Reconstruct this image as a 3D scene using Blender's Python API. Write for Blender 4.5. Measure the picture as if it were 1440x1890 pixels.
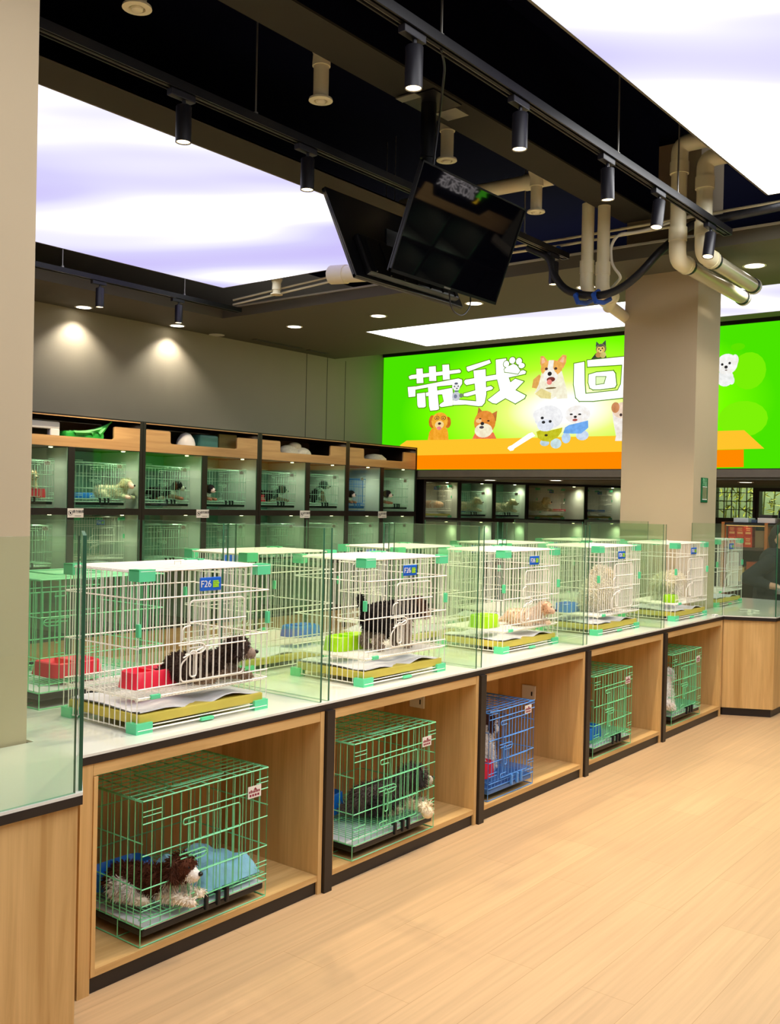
import bpy, bmesh, math, random
import numpy as np
from mathutils import Vector, Matrix

for o in list(bpy.data.objects):
    bpy.data.objects.remove(o)
S = bpy.context.scene
COL = S.collection
random.seed(7)
RNG = np.random.default_rng(7)

# ------------------------------------------------------------------ camera
YAW, PIT, ROL, FPX, EYE = 0.66605770, -0.0099249, 0.02182501, 1816.53, 1.55
_f = Vector((-math.sin(YAW) * math.cos(PIT), math.cos(YAW) * math.cos(PIT), math.sin(PIT)))
_r = Vector((math.cos(YAW), math.sin(YAW), 0))
_u = _r.cross(_f)
_r2 = math.cos(ROL) * _r + math.sin(ROL) * _u
_u2 = -math.sin(ROL) * _r + math.cos(ROL) * _u
cam_d = bpy.data.cameras.new('camera')
cam = bpy.data.objects.new('camera', cam_d)
COL.objects.link(cam)
cam.matrix_world = Matrix(((_r2.x, _u2.x, -_f.x, 0), (_r2.y, _u2.y, -_f.y, 0), (_r2.z, _u2.z, -_f.z, EYE), (0, 0, 0, 1)))
cam_d.sensor_fit = 'AUTO'
cam_d.sensor_width = 36
cam_d.lens = FPX * 36 / 1890
cam_d.clip_end = 60
S.camera = cam

# ------------------------------------------------------------------ world, exposure
W = bpy.data.worlds.new('world')
S.world = W
W.use_nodes = True
W.node_tree.nodes['Background'].inputs[0].default_value = (1, 0.98, 0.95, 1)
W.node_tree.nodes['Background'].inputs[1].default_value = 0.25
S.view_settings.view_transform = 'Standard'
S.view_settings.look = 'None'
S.view_settings.gamma = 1
S.view_settings.use_curve_mapping = False
S.view_settings.exposure = 0.0
S.cycles.transparent_max_bounces = 32
S.cycles.max_bounces = 8
S.cycles.diffuse_bounces = 4
S.cycles.glossy_bounces = 3
S.cycles.caustics_reflective = False
S.cycles.caustics_refractive = False
S.cycles.sample_clamp_indirect = 4

PANEL_L = 7.6          # radiance of the lit ceiling sheets where the print is white
SPOT_W, DOWN_W, LED_W = 80.0, 42.0, 8.5


def spot(name, loc, watts, deg, parent=None, color=(1, 0.86, 0.66), r=0.03, target=None, blend=0.6):
    d = bpy.data.lights.new(name, 'SPOT')
    d.energy = watts
    d.spot_size = math.radians(deg)
    d.spot_blend = blend
    d.color = color
    d.shadow_soft_size = r
    o = bpy.data.objects.new(name, d)
    COL.objects.link(o)
    o.location = loc
    if target is not None:
        o.rotation_euler = (Vector(target) - Vector(loc)).to_track_quat('-Z', 'Y').to_euler()
    if parent is not None:
        o.parent = parent
        o.location = Vector(loc) - WL[parent.name]
    return o


# ------------------------------------------------------------------ materials
def srgb(r, g, b):
    return tuple(((c / 255) / 12.92 if c / 255 <= 0.04045 else ((c / 255 + 0.055) / 1.055) ** 2.4) for c in (r, g, b)) + (1,)


MATS = {}


def newmat(name):
    m = bpy.data.materials.new(name)
    m.use_nodes = True
    nt = m.node_tree
    return m, nt, nt.nodes['Principled BSDF'], nt.nodes['Material Output']


def pm(name, rgb, rough=0.5, metal=0.0, spec=0.5, noise=0.0, scale=8.0, bump=0.0, coat=0.0):
    """principled material, colour in sRGB 0-255, with a little procedural variation"""
    if name in MATS:
        return MATS[name]
    m, nt, b, out = newmat(name)
    c = srgb(*rgb)
    b.inputs['Base Color'].default_value = c
    b.inputs['Roughness'].default_value = rough
    b.inputs['Metallic'].default_value = metal
    b.inputs['Specular IOR Level'].default_value = spec
    if coat:
        b.inputs['Coat Weight'].default_value = coat
    if noise or bump:
        tc = nt.nodes.new('ShaderNodeTexCoord')
        nz = nt.nodes.new('ShaderNodeTexNoise')
        nz.inputs['Scale'].default_value = scale
        nz.inputs['Detail'].default_value = 4
        nt.links.new(tc.outputs['Object'], nz.inputs['Vector'])
        if noise:
            rp = nt.nodes.new('ShaderNodeValToRGB')
            rp.color_ramp.elements[0].position = 0.3
            rp.color_ramp.elements[1].position = 0.7
            rp.color_ramp.elements[0].color = tuple(x * (1 - noise) for x in c[:3]) + (1,)
            rp.color_ramp.elements[1].color = tuple(min(1, x * (1 + noise)) for x in c[:3]) + (1,)
            nt.links.new(nz.outputs['Fac'], rp.inputs['Fac'])
            nt.links.new(rp.outputs['Color'], b.inputs['Base Color'])
        if bump:
            bp = nt.nodes.new('ShaderNodeBump')
            bp.inputs['Strength'].default_value = bump
            bp.inputs['Distance'].default_value = 0.01
            nt.links.new(nz.outputs['Fac'], bp.inputs['Height'])
            nt.links.new(bp.outputs['Normal'], b.inputs['Normal'])
    MATS[name] = m
    return m


def em(rgb, strength=1.0):
    k = 'glow_%d_%d_%d_%.2f' % (*rgb, strength)
    if k in MATS:
        return MATS[k]
    m, nt, b, out = newmat(k)
    nt.nodes.remove(b)
    e = nt.nodes.new('ShaderNodeEmission')
    e.inputs[0].default_value = srgb(*rgb)
    e.inputs[1].default_value = strength
    nt.links.new(e.outputs[0], out.inputs[0])
    MATS[k] = m
    return m


def wood(name, light, dark, axis):
    """grain stretched along the axis"""
    m, nt, b, out = newmat(name)
    tc = nt.nodes.new('ShaderNodeTexCoord')
    mp = nt.nodes.new('ShaderNodeMapping')
    sc = [26.0, 26.0, 26.0]
    sc[axis] = 1.1
    mp.inputs['Scale'].default_value = sc
    n1 = nt.nodes.new('ShaderNodeTexNoise')
    n1.inputs['Scale'].default_value = 1.0
    n1.inputs['Detail'].default_value = 6
    n1.inputs['Roughness'].default_value = 0.65
    n1.inputs['Distortion'].default_value = 0.6
    mp2 = nt.nodes.new('ShaderNodeMapping')
    sc2 = [6.0, 6.0, 6.0]
    sc2[axis] = 0.6
    mp2.inputs['Scale'].default_value = sc2
    n2 = nt.nodes.new('ShaderNodeTexNoise')
    n2.inputs['Scale'].default_value = 1.0
    n2.inputs['Detail'].default_value = 3
    n2.inputs['Distortion'].default_value = 1.2
    ad = nt.nodes.new('ShaderNodeMath')
    ad.operation = 'MULTIPLY_ADD'
    ad.inputs[1].default_value = 0.55
    m2 = nt.nodes.new('ShaderNodeMath')
    m2.operation = 'MULTIPLY'
    m2.inputs[1].default_value = 0.45
    rp = nt.nodes.new('ShaderNodeValToRGB')
    rp.color_ramp.elements[0].position = 0.36
    rp.color_ramp.elements[1].position = 0.6
    rp.color_ramp.elements[0].color = srgb(*dark)
    rp.color_ramp.elements[1].color = srgb(*light)
    L = nt.links.new
    L(tc.outputs['Object'], mp.inputs['Vector'])
    L(tc.outputs['Object'], mp2.inputs['Vector'])
    L(mp.outputs[0], n1.inputs['Vector'])
    L(mp2.outputs[0], n2.inputs['Vector'])
    L(n2.outputs['Fac'], m2.inputs[0])
    L(n1.outputs['Fac'], ad.inputs[0])
    L(m2.outputs[0], ad.inputs[2])
    L(ad.outputs[0], rp.inputs['Fac'])
    L(rp.outputs['Color'], b.inputs['Base Color'])
    b.inputs['Roughness'].default_value = 0.45
    b.inputs['Specular IOR Level'].default_value = 0.35
    MATS[name] = m
    return m


def glass(name, tint, ior=1.45, rough=0.0, milk=0.0):
    m, nt, b, out = newmat(name)
    nt.nodes.remove(b)
    t = nt.nodes.new('ShaderNodeBsdfTransparent')
    t.inputs[0].default_value = tuple(tint) + (1,)
    g = nt.nodes.new('ShaderNodeBsdfGlossy')
    g.inputs['Roughness'].default_value = rough
    g.inputs[0].default_value = (0.95, 1, 0.96, 1)
    lw = nt.nodes.new('ShaderNodeLayerWeight')
    lw.inputs['Blend'].default_value = 0.5
    pw = nt.nodes.new('ShaderNodeMath')
    pw.operation = 'POWER'
    pw.inputs[1].default_value = 5.0
    nt.links.new(lw.outputs['Facing'], pw.inputs[0])
    fr = nt.nodes.new('ShaderNodeMath')
    fr.operation = 'MULTIPLY_ADD'
    fr.inputs[1].default_value = 0.6
    fr.inputs[2].default_value = 0.04
    nt.links.new(pw.outputs[0], fr.inputs[0])
    mx = nt.nodes.new('ShaderNodeMixShader')
    nt.links.new(fr.outputs[0], mx.inputs[0])
    nt.links.new(t.outputs[0], mx.inputs[1])
    nt.links.new(g.outputs[0], mx.inputs[2])
    last = mx
    if milk:
        d = nt.nodes.new('ShaderNodeBsdfDiffuse')
        d.inputs[0].default_value = (0.72, 0.9, 0.62, 1)
        m3 = nt.nodes.new('ShaderNodeMixShader')
        m3.inputs[0].default_value = milk
        nt.links.new(mx.outputs[0], m3.inputs[1])
        nt.links.new(d.outputs[0], m3.inputs[2])
        last = m3
    nt.links.new(last.outputs[0], out.inputs[0])
    MATS[name] = m
    return m


def sky_sheet(name, strength, seed, bias=0.0):
    """printed cloud sheet lit from behind: white clouds, lavender gaps"""
    m, nt, b, out = newmat(name)
    nt.nodes.remove(b)
    tc = nt.nodes.new('ShaderNodeTexCoord')
    m0 = nt.nodes.new('ShaderNodeMapping')
    m0.inputs['Rotation'].default_value = (0, 0, -0.62)
    mp = nt.nodes.new('ShaderNodeMapping')
    mp.inputs['Scale'].default_value = (0.22, 0.62, 1)
    mp.inputs['Location'].default_value = (seed, seed * 0.37, 0)
    nt.links.new(tc.outputs['Object'], m0.inputs['Vector'])
    nz = nt.nodes.new('ShaderNodeTexNoise')
    nz.inputs['Scale'].default_value = 1.0
    nz.inputs['Detail'].default_value = 2.0
    nz.inputs['Roughness'].default_value = 0.4
    nz.inputs['Distortion'].default_value = 0.35
    rp = nt.nodes.new('ShaderNodeValToRGB')
    e = rp.color_ramp.elements
    e[0].position = 0.35 - bias
    e[0].color = tuple(c / strength for c in (0.62, 0.55, 0.98)) + (1,)
    e[1].position = 0.66 - bias
    e[1].color = (1, 1, 1, 1)
    for p, c in ((.42, (.70, .66, 1.0)), (.48, (.92, .90, 1.08)), (.53, (1.3, 1.28, 1.35))):
        k = e.new(p - bias)
        k.color = tuple(v / strength for v in c) + (1,)
    em_ = nt.nodes.new('ShaderNodeEmission')
    em_.inputs[1].default_value = strength
    L = nt.links.new
    L(m0.outputs[0], mp.inputs['Vector'])
    L(mp.outputs[0], nz.inputs['Vector'])
    L(nz.outputs['Fac'], rp.inputs['Fac'])
    L(rp.outputs['Color'], em_.inputs[0])
    L(em_.outputs[0], out.inputs[0])
    MATS[name] = m
    return m


def floor_mat():
    m, nt, b, out = newmat('floor_boards')
    tc = nt.nodes.new('ShaderNodeTexCoord')
    mp = nt.nodes.new('ShaderNodeMapping')
    mp.inputs['Rotation'].default_value = (0, 0, math.pi / 2)
    br = nt.nodes.new('ShaderNodeTexBrick')
    br.offset = 0.37
    br.inputs['Scale'].default_value = 1
    br.inputs['Brick Width'].default_value = 1.22
    br.inputs['Row Height'].default_value = 0.18
    br.inputs['Mortar Size'].default_value = 0.0012
    br.inputs['Mortar Smooth'].default_value = 0.3
    br.inputs['Bias'].default_value = 0.0
    br.inputs['Color1'].default_value = srgb(206, 173, 131)
    br.inputs['Color2'].default_value = srgb(199, 166, 126)
    br.inputs['Mortar'].default_value = srgb(180, 146, 106)
    mp2 = nt.nodes.new('ShaderNodeMapping')
    mp2.inputs['Scale'].default_value = (46, 1.3, 1)
    nz = nt.nodes.new('ShaderNodeTexNoise')
    nz.inputs['Scale'].default_value = 1
    nz.inputs['Detail'].default_value = 5
    rp = nt.nodes.new('ShaderNodeValToRGB')
    rp.color_ramp.elements[0].position = 0.3
    rp.color_ramp.elements[1].position = 0.7
    rp.color_ramp.elements[0].color = (0.90, 0.89, 0.88, 1)
    rp.color_ramp.elements[1].color = (1.08, 1.07, 1.05, 1)
    mx = nt.nodes.new('ShaderNodeMix')
    mx.data_type = 'RGBA'
    mx.blend_type = 'MULTIPLY'
    mx.inputs['Factor'].default_value = 1
    L = nt.links.new
    L(tc.outputs['Object'], mp.inputs['Vector'])
    L(mp.outputs[0], br.inputs['Vector'])
    L(tc.outputs['Object'], mp2.inputs['Vector'])
    L(mp2.outputs[0], nz.inputs['Vector'])
    L(nz.outputs['Fac'], rp.inputs['Fac'])
    L(br.outputs['Color'], mx.inputs[6])
    L(rp.outputs['Color'], mx.inputs[7])
    L(mx.outputs[2], b.inputs['Base Color'])
    b.inputs['Roughness'].default_value = 0.42
    b.inputs['Specular IOR Level'].default_value = 0.3
    MATS['floor_boards'] = m
    return m


def fur_mat():
    m, nt, b, out = newmat('fur_coat')
    at = nt.nodes.new('ShaderNodeAttribute')
    at.attribute_name = 'Col'
    nt.links.new(at.outputs['Color'], b.inputs['Base Color'])
    b.inputs['Roughness'].default_value = 0.8
    b.inputs['Specular IOR Level'].default_value = 0.15
    MATS['fur_coat'] = m
    return m


WOOD = wood('oak_upright', (224, 186, 124), (190, 150, 90), 2)
WOODH = wood('oak_lengthwise', (224, 186, 124), (194, 154, 94), 1)
FASCIA = wood('oak_fascia', (206, 166, 112), (176, 136, 88), 1)
BLACK = pm('black_trim', (30, 23, 22), 0.4, noise=0.15)
TOPW = pm('white_stone_top', (236, 238, 228), 0.12, noise=0.02, scale=3, coat=0.3)
PILLAR = pm('warm_grey_paint', (192, 175, 144), 0.7, noise=0.02, scale=2)
WALLG = pm('grey_wall_paint', (160, 150, 132), 0.65, noise=0.02, scale=2)
WALLW = pm('plain_wall_paint', (190, 184, 174), 0.8, noise=0.02, scale=2)
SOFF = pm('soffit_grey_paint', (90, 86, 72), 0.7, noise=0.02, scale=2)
NAVY = pm('black_ceiling_paint', (5, 6, 22), 0.9, spec=.04, noise=0.2, scale=1.5)
BEAMG = pm('dark_beam_paint', (58, 56, 48), 0.85, spec=.15, noise=0.06, scale=2)
TRIMW = pm('pale_metal_trim', (190, 190, 180), 0.4)
MINT = pm('mint_plastic', (96, 216, 158), 0.4, noise=0.03)
WIREW = pm('white_coated_wire', (246, 242, 232), 0.35, noise=0.02)
WIREG = pm('green_coated_wire', (122, 214, 154), 0.35, noise=0.04)
WIREB = pm('blue_coated_wire', (84, 148, 222), 0.35, noise=0.04)
TRAYY = pm('yellow_tray_plastic', (206, 188, 78), 0.5, noise=0.05)
TRAYK = pm('black_tray_plastic', (16, 18, 24), 0.4, noise=0.1)
TRAYB = pm('blue_tray_plastic', (66, 118, 190), 0.4, noise=0.05)
PAD = pm('paper_pad', (226, 228, 232), 0.9, noise=0.05, scale=14, bump=0.4)
PADC = pm('cream_pad', (240, 232, 196), 0.9, noise=0.06, scale=14, bump=0.4)
RED = pm('red_plastic', (236, 36, 66), 0.35, noise=0.04)
LIME = pm('lime_plastic', (166, 224, 12), 0.35, noise=0.04)
BLUE = pm('blue_plastic', (16, 118, 214), 0.35, noise=0.04)
TOWEL = pm('pale_blue_cloth', (150, 210, 232), 0.95, noise=0.08, scale=30, bump=0.6)
PIPE = pm('cream_pvc', (238, 230, 196), 0.4, noise=0.04, scale=5)
PIPEG = pm('grey_pvc_sleeve', (206, 200, 172), 0.22, metal=0.0, noise=0.04, scale=5)
LAMPB = pm('black_lamp_metal', (30, 29, 36), 0.4, noise=0.1)
TRACK = pm('track_metal', (44, 44, 46), 0.35, metal=0.6, noise=0.1)
STEEL = pm('steel_rod', (150, 148, 140), 0.35, metal=0.7, noise=0.05)
TVB = pm('tv_case_plastic', (14, 14, 17), 0.3, noise=0.1)
TVS = pm('tv_screen_glass', (4, 4, 8), 0.03, spec=1.0)
HOSE = pm('black_rubber_hose', (22, 22, 26), 0.5, noise=0.2, scale=30, bump=0.5)
STRAP = pm('blue_strap', (20, 76, 178), 0.5, noise=0.1)
WHITEP = pm('white_plastic', (232, 230, 222), 0.4, noise=0.02)
DARKG = pm('dark_interior', (44, 40, 38), 0.7, noise=0.1)
CABG = pm('cabinet_back_laminate', (126, 180, 156), 0.6, noise=0.03)
CABW = pm('cabinet_side_laminate', (214, 214, 204), 0.6, noise=0.02)
GLASS = glass('clear_pane', (0.905, 0.962, 0.895), milk=.022)
GEDGE = pm('glass_edge_green', (58, 104, 78), 0.15, noise=0.1)
GEDGET = pm('glass_edge_pale', (150, 196, 168), 0.15, noise=0.05)
GLASSG = glass('green_tinted_pane', (0.83, 0.95, 0.88))
GLASSK = glass('smoked_pane', (0.5, 0.5, 0.5))
LAMPG = em((255, 226, 170), 6.0)
DOWNG = em((255, 246, 224), 7.0)
FUR = fur_mat()
EYE_M = pm('dark_wet_eye', (12, 8, 8), 0.08)
NOSE_M = pm('black_wet_nose', (18, 14, 14), 0.3)


# ------------------------------------------------------------------ mesh builder
WL = {}


class MB:
    def __init__(s):
        s.v, s.f, s.m = [], [], []

    def add(s, vs, fs, m=0):
        b = len(s.v)
        s.v += [tuple(x) for x in vs]
        s.f += [tuple(i + b for i in f) for f in fs]
        s.m += [m] * len(fs)
        return s

    def box(s, x0, x1, y0, y1, z0, z1, m=0):
        vs = [(x, y, z) for x in (x0, x1) for y in (y0, y1) for z in (z0, z1)]
        return s.add(vs, [(0, 1, 3, 2), (4, 6, 7, 5), (0, 4, 5, 1), (2, 3, 7, 6), (0, 2, 6, 4), (1, 5, 7, 3)], m)

    def rbox(s, x0, x1, y0, y1, z0, z1, c=0.006, m=0):
        """box with all edges chamfered"""
        bm = bmesh.new()
        bmesh.ops.create_cube(bm, size=1)
        for v in bm.verts:
            v.co = ((x0 + x1) / 2 + v.co.x * (x1 - x0), (y0 + y1) / 2 + v.co.y * (y1 - y0), (z0 + z1) / 2 + v.co.z * (z1 - z0))
        bmesh.ops.bevel(bm, geom=bm.edges[:], offset=c, segments=2, affect='EDGES', profile=0.6)
        bm.verts.index_update()
        s.add([v.co[:] for v in bm.verts], [[v.index for v in f.verts] for f in bm.faces], m)
        bm.free()
        return s

    def wire(s, p, q, r=0.0022, m=0, n=4):
        p, q = Vector(p), Vector(q)
        d = (q - p).normalized()
        a = d.orthogonal().normalized()
        b = d.cross(a)
        vs = []
        for c in (p, q):
            for i in range(n):
                t = 2 * math.pi * (i + 0.5) / n
                vs.append(c + (a * math.cos(t) + b * math.sin(t)) * r)
        fs = [(i, (i + 1) % n, n + (i + 1) % n, n + i) for i in range(n)] + [tuple(range(n))[::-1], tuple(range(n, 2 * n))]
        return s.add(vs, fs, m)

    def tube(s, path, r, m=0, n=10, cap=True):
        P = [Vector(p) for p in path]
        rs = r if isinstance(r, (list, tuple)) else [r] * len(P)
        a = None
        vs = []
        for i, p in enumerate(P):
            d = ((P[min(i + 1, len(P) - 1)] - P[max(i - 1, 0)])).normalized()
            if a is None:
                a = d.orthogonal().normalized()
            a = (a - d * a.dot(d)).normalized()
            b = d.cross(a)
            for k in range(n):
                t = 2 * math.pi * k / n
                vs.append(p + (a * math.cos(t) + b * math.sin(t)) * rs[i])
        fs = []
        for i in range(len(P) - 1):
            for k in range(n):
                fs.append((i * n + k, i * n + (k + 1) % n, (i + 1) * n + (k + 1) % n, (i + 1) * n + k))
        if cap:
            fs += [tuple(range(n))[::-1], tuple(range((len(P) - 1) * n, len(P) * n))]
        return s.add(vs, fs, m)

    def lathe(s, prof, c=(0, 0, 0), m=0, n=24, axis=2, cap=True):
        vs, fs = [], []
        for r, z in prof:
            for k in range(n):
                t = 2 * math.pi * k / n
                p = [r * math.cos(t), r * math.sin(t), z]
                if axis == 0:
                    p = [p[2], p[0], p[1]]
                if axis == 1:
                    p = [p[1], p[2], p[0]]
                vs.append((c[0] + p[0], c[1] + p[1], c[2] + p[2]))
        for i in range(len(prof) - 1):
            for k in range(n):
                fs.append((i * n + k, i * n + (k + 1) % n, (i + 1) * n + (k + 1) % n, (i + 1) * n + k))
        if cap:
            fs += [tuple(range(n))[::-1], tuple(range((len(prof) - 1) * n, len(prof) * n))]
        else:
            e = (len(prof) - 1) * n
            fs += [(k, (k + 1) % n, e + (k + 1) % n, e + k) for k in range(n)]
        return s.add(vs, fs, m)

    def prism(s, pts, lo, hi, axis=2, m=0):
        """polygon extruded along an axis; pts are the other two coordinates in x,y,z order"""
        def P(a, b, h):
            return {0: (h, a, b), 1: (a, h, b), 2: (a, b, h)}[axis]
        n = len(pts)
        vs = [P(a, b, lo) for a, b in pts] + [P(a, b, hi) for a, b in pts]
        fs = [tuple(range(n))[::-1], tuple(range(n, 2 * n))] + [(i, (i + 1) % n, n + (i + 1) % n, n + i) for i in range(n)]
        return s.add(vs, fs, m)

    def ell(s, c, r, m=0, u=14, w=9):
        vs = [(c[0], c[1], c[2] - r[2])]
        for j in range(1, w):
            ph = -math.pi / 2 + math.pi * j / w
            for i in range(u):
                t = 2 * math.pi * i / u
                vs.append((c[0] + r[0] * math.cos(ph) * math.cos(t), c[1] + r[1] * math.cos(ph) * math.sin(t), c[2] + r[2] * math.sin(ph)))
        vs.append((c[0], c[1], c[2] + r[2]))
        fs = [(0, 1 + (i + 1) % u, 1 + i) for i in range(u)]
        for j in range(w - 2):
            for i in range(u):
                a = 1 + j * u
                fs.append((a + i, a + (i + 1) % u, a + u + (i + 1) % u, a + u + i))
        e = len(vs) - 1
        a = 1 + (w - 2) * u
        fs += [(a + i, a + (i + 1) % u, e) for i in range(u)]
        return s.add(vs, fs, m)

    def mesh(s, name, mats, off=Vector((0, 0, 0)), smooth=False):
        me = bpy.data.meshes.new(name)
        me.from_pydata([(v[0] - off[0], v[1] - off[1], v[2] - off[2]) for v in s.v], [], s.f)
        for m in (mats if isinstance(mats, (list, tuple)) else [mats]):
            me.materials.append(m)
        me.polygons.foreach_set('material_index', s.m)
        if smooth:
            me.polygons.foreach_set('use_smooth', [True] * len(me.polygons))
        bm = bmesh.new()
        bm.from_mesh(me)
        bmesh.ops.recalc_face_normals(bm, faces=bm.faces[:])
        bm.to_mesh(me)
        bm.free()
        if smooth:
            me.set_sharp_from_angle(angle=math.radians(40))
        me.update()
        return me

    def build(s, name, mats, parent=None, local=False, smooth=False, label=None, origin=None):
        """verts are world coordinates unless local"""
        off = Vector((0, 0, 0))
        if parent is not None and not local:
            off = WL[parent.name]
        if origin is not None:
            off = Vector(origin)
        o = bpy.data.objects.new(name, s.mesh(name, mats, off, smooth))
        COL.objects.link(o)
        WL[o.name] = Vector((0, 0, 0))
        if origin is not None:
            o.location = origin
            WL[o.name] = Vector(origin)
        if parent is not None:
            o.parent = parent
            WL[o.name] = WL[parent.name].copy()
        if label:
            o['label'] = label
        return o


def thing(name, label, cat, loc=(0, 0, 0), rz=0.0, group=None):
    o = bpy.data.objects.new(name, None)
    COL.objects.link(o)
    o.empty_display_size = 0.05
    o.location = loc
    o.rotation_euler = (0, 0, rz)
    WL[o.name] = Vector(loc)
    o['label'] = label
    o['category'] = cat
    if group:
        o['group'] = group
    return o


def tag(o, label, cat, group=None):
    o['label'] = label
    o['category'] = cat
    if group:
        o['group'] = group
    return o


def struct(name, mb, mats, smooth=False):
    o = mb.build(name, mats, smooth=smooth)
    o['kind'] = 'structure'
    return o


def dup(root, loc, label, rz=None, group=None, scale=None):
    r = root.copy()
    COL.objects.link(r)
    r.location = loc
    if rz is not None:
        r.rotation_euler = (0, 0, rz)
    if scale is not None:
        r.scale = (scale,) * 3
    r['label'] = label
    if group:
        r['group'] = group
    WL[r.name] = Vector(loc)
    for ch in list(root.children):
        c = ch.copy()
        COL.objects.link(c)
        c.parent = r
        for g in list(ch.children):
            d = g.copy()
            COL.objects.link(d)
            d.parent = c
    return r


def rounded(pts, rad, seg=4, closed=False):
    """polyline with rounded corners"""
    P = [Vector(p) for p in pts]
    out = [] if closed else [P[0]]
    rng = range(len(P)) if closed else range(1, len(P) - 1)
    for i in rng:
        a, b, c = P[i - 1], P[i], P[(i + 1) % len(P)]
        d1, d2 = (a - b), (c - b)
        k = min(rad, d1.length * 0.49, d2.length * 0.49)
        p, q = b + d1.normalized() * k, b + d2.normalized() * k
        for j in range(seg + 1):
            t = j / seg
            out.append((1 - t) ** 2 * p + 2 * t * (1 - t) * b + t * t * q)
    if closed:
        out.append(out[0])
    else:
        out.append(P[-1])
    return out


def text(body, size, mat, parent, loc, rot, ext=0.002, off=0.0, name='lettering'):
    c = bpy.data.curves.new(name, 'FONT')
    c.body = body
    c.size = size
    c.align_x = 'CENTER'
    c.align_y = 'CENTER'
    c.extrude = ext
    c.offset = off
    c.materials.append(mat)
    tmp = bpy.data.objects.new(name, c)
    COL.objects.link(tmp)
    dg = bpy.context.evaluated_depsgraph_get()
    me = bpy.data.meshes.new_from_object(tmp.evaluated_get(dg))
    bpy.data.objects.remove(tmp)
    bpy.data.curves.remove(c)
    o = bpy.data.objects.new(name, me)
    COL.objects.link(o)
    o.parent = parent
    o.location = loc
    o.rotation_euler = rot
    return o

# ================================================================== the setting
XW, XC, YB, ZS, ZT = -8.54, -7.90, 10.64, 3.40, 4.40
XR, YN, YF = 4.1, -3.2, 14.4
XS, XG = 1.3, -.6
floor_mat()
struct('floor', MB().box(XW - .2, XR + .2, YN - .2, YF + .4, -.1, 0), MATS['floor_boards'])
wl = MB().box(XW - .16, XW, YN, YF, 0, ZT)
for y in (9.10, 9.49, 9.85):
    wl.box(XW, XW + .002, y - .004, y + .004, 2.2, 3.4, 1)
struct('wall_left', wl, [WALLG, DARKG])
struct('wall_right', MB().box(XR, XR + .16, YN, YF, 0, ZT), WALLW)
struct('wall_front', MB().box(XW, XR, YN - .16, YN, 0, ZT), WALLW)
struct('wall_rear', MB().box(XW, -5.24, YF, YF + .16, 0, ZT).box(-3.7, XR, YF, YF + .16, 0, ZT)
       .box(-5.24, -3.7, YF, YF + .16, 0, 1.40).box(-5.24, -3.7, YF, YF + .16, 1.96, ZT), DARKG)
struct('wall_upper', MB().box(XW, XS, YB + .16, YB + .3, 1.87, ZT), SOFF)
struct('ceiling', MB().box(XW - .16, XR + .16, YN, YF, ZT, ZT + .12), NAVY)
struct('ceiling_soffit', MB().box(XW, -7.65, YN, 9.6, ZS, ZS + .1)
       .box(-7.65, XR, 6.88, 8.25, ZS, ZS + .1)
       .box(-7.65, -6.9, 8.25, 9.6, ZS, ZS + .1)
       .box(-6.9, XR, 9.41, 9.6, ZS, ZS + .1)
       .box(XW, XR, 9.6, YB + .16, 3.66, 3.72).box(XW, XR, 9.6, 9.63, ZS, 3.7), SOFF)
struct('trim_1', MB().box(-7.645, XR, 6.862, 6.88, ZS + .095, ZS + .11).box(-7.65, -7.632, YN, 6.88, ZS + .095, ZS + .11), TRIMW)
struct('ceiling_rear', MB().box(XW, XS, YB, YF, 1.87, 1.9), SOFF)
struct('trim_2', MB().box(XC + .01, XS, YB - .02, YB + .02, 1.90, 1.985), pm('brushed_fascia', (134, 126, 112), .35, metal=.3, noise=.05))
struct('beam', MB().box(-3.26, -3.0, 1.77, 6.95, 3.712, ZT).box(-3.26, -3.0, 1.77, 6.95, 3.7, 3.7115, 1), [NAVY, BEAMG])
struct('pillar', MB().box(-3.45, -2.85, 1.17, 1.765, 0, ZT), PILLAR)
struct('pillar', MB().box(-3.45, -2.85, 7.40, 7.89, 0, ZT), PILLAR)

# lit cloud sheets hung under the black ceiling
side_m = pm('sheet_box_side', (112, 106, 90), .6, noise=.02)
for nm, lab, x0, x1, y0, y1, seed in (
        ('ceiling_light_panel', 'huge glowing white and lavender cloud print panel hung above the wall of pet compartments', -7.26, -4.46, -1.0, 6.53, 3.2),
        ('ceiling_light_panel', 'huge glowing white cloud print panel hung over the open floor in the aisle', -2.08, 1.9, -1.0, 6.55, 11.7)):
    t = thing(nm, lab, 'ceiling light', ((x0 + x1) / 2, (y0 + y1) / 2, 3.6), group='cloud print ceiling lights')
    fr = MB().box(x0, x0 + .012, y0, y1, 3.6, 3.75).box(x1 - .012, x1, y0, y1, 3.6, 3.75).box(x0, x1, y0, y0 + .012, 3.6, 3.75).box(x0, x1, y1 - .012, y1, 3.6, 3.75)
    fr.box(x0, x1, y0, y1, 3.74, 3.75)
    fr.build('frame', side_m, t)
    MB().box(x0 + .012, x1 - .012, y0 + .012, y1 - .012, 3.602, 3.61).build('printed_diffuser', sky_sheet('cloud_sheet_%d' % int(seed), PANEL_L, seed, -.03 if seed > 5 else -.085), t)
    hw = MB()
    for x in (x0 + .3, x1 - .3):
        for y in (y0 + .5, (y0 + y1) / 2, y1 - .5):
            hw.wire((x, y, 3.75), (x, y, ZT), .004, n=6)
    hw.build('hanger_wires', STEEL, t)
t = thing('ceiling_light_strip', 'long glowing white panel set into the soffit just before the green sign', 'ceiling light', (-3, 8.8, ZS), group='cloud print ceiling lights')
MB().box(-6.9, XR - .1, 8.25, 8.262, ZS, ZS + .08).box(-6.9, XR - .1, 9.398, 9.41, ZS, ZS + .08).box(-6.9, -6.888, 8.262, 9.398, ZS, ZS + .08).build('frame', side_m, t)
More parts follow.
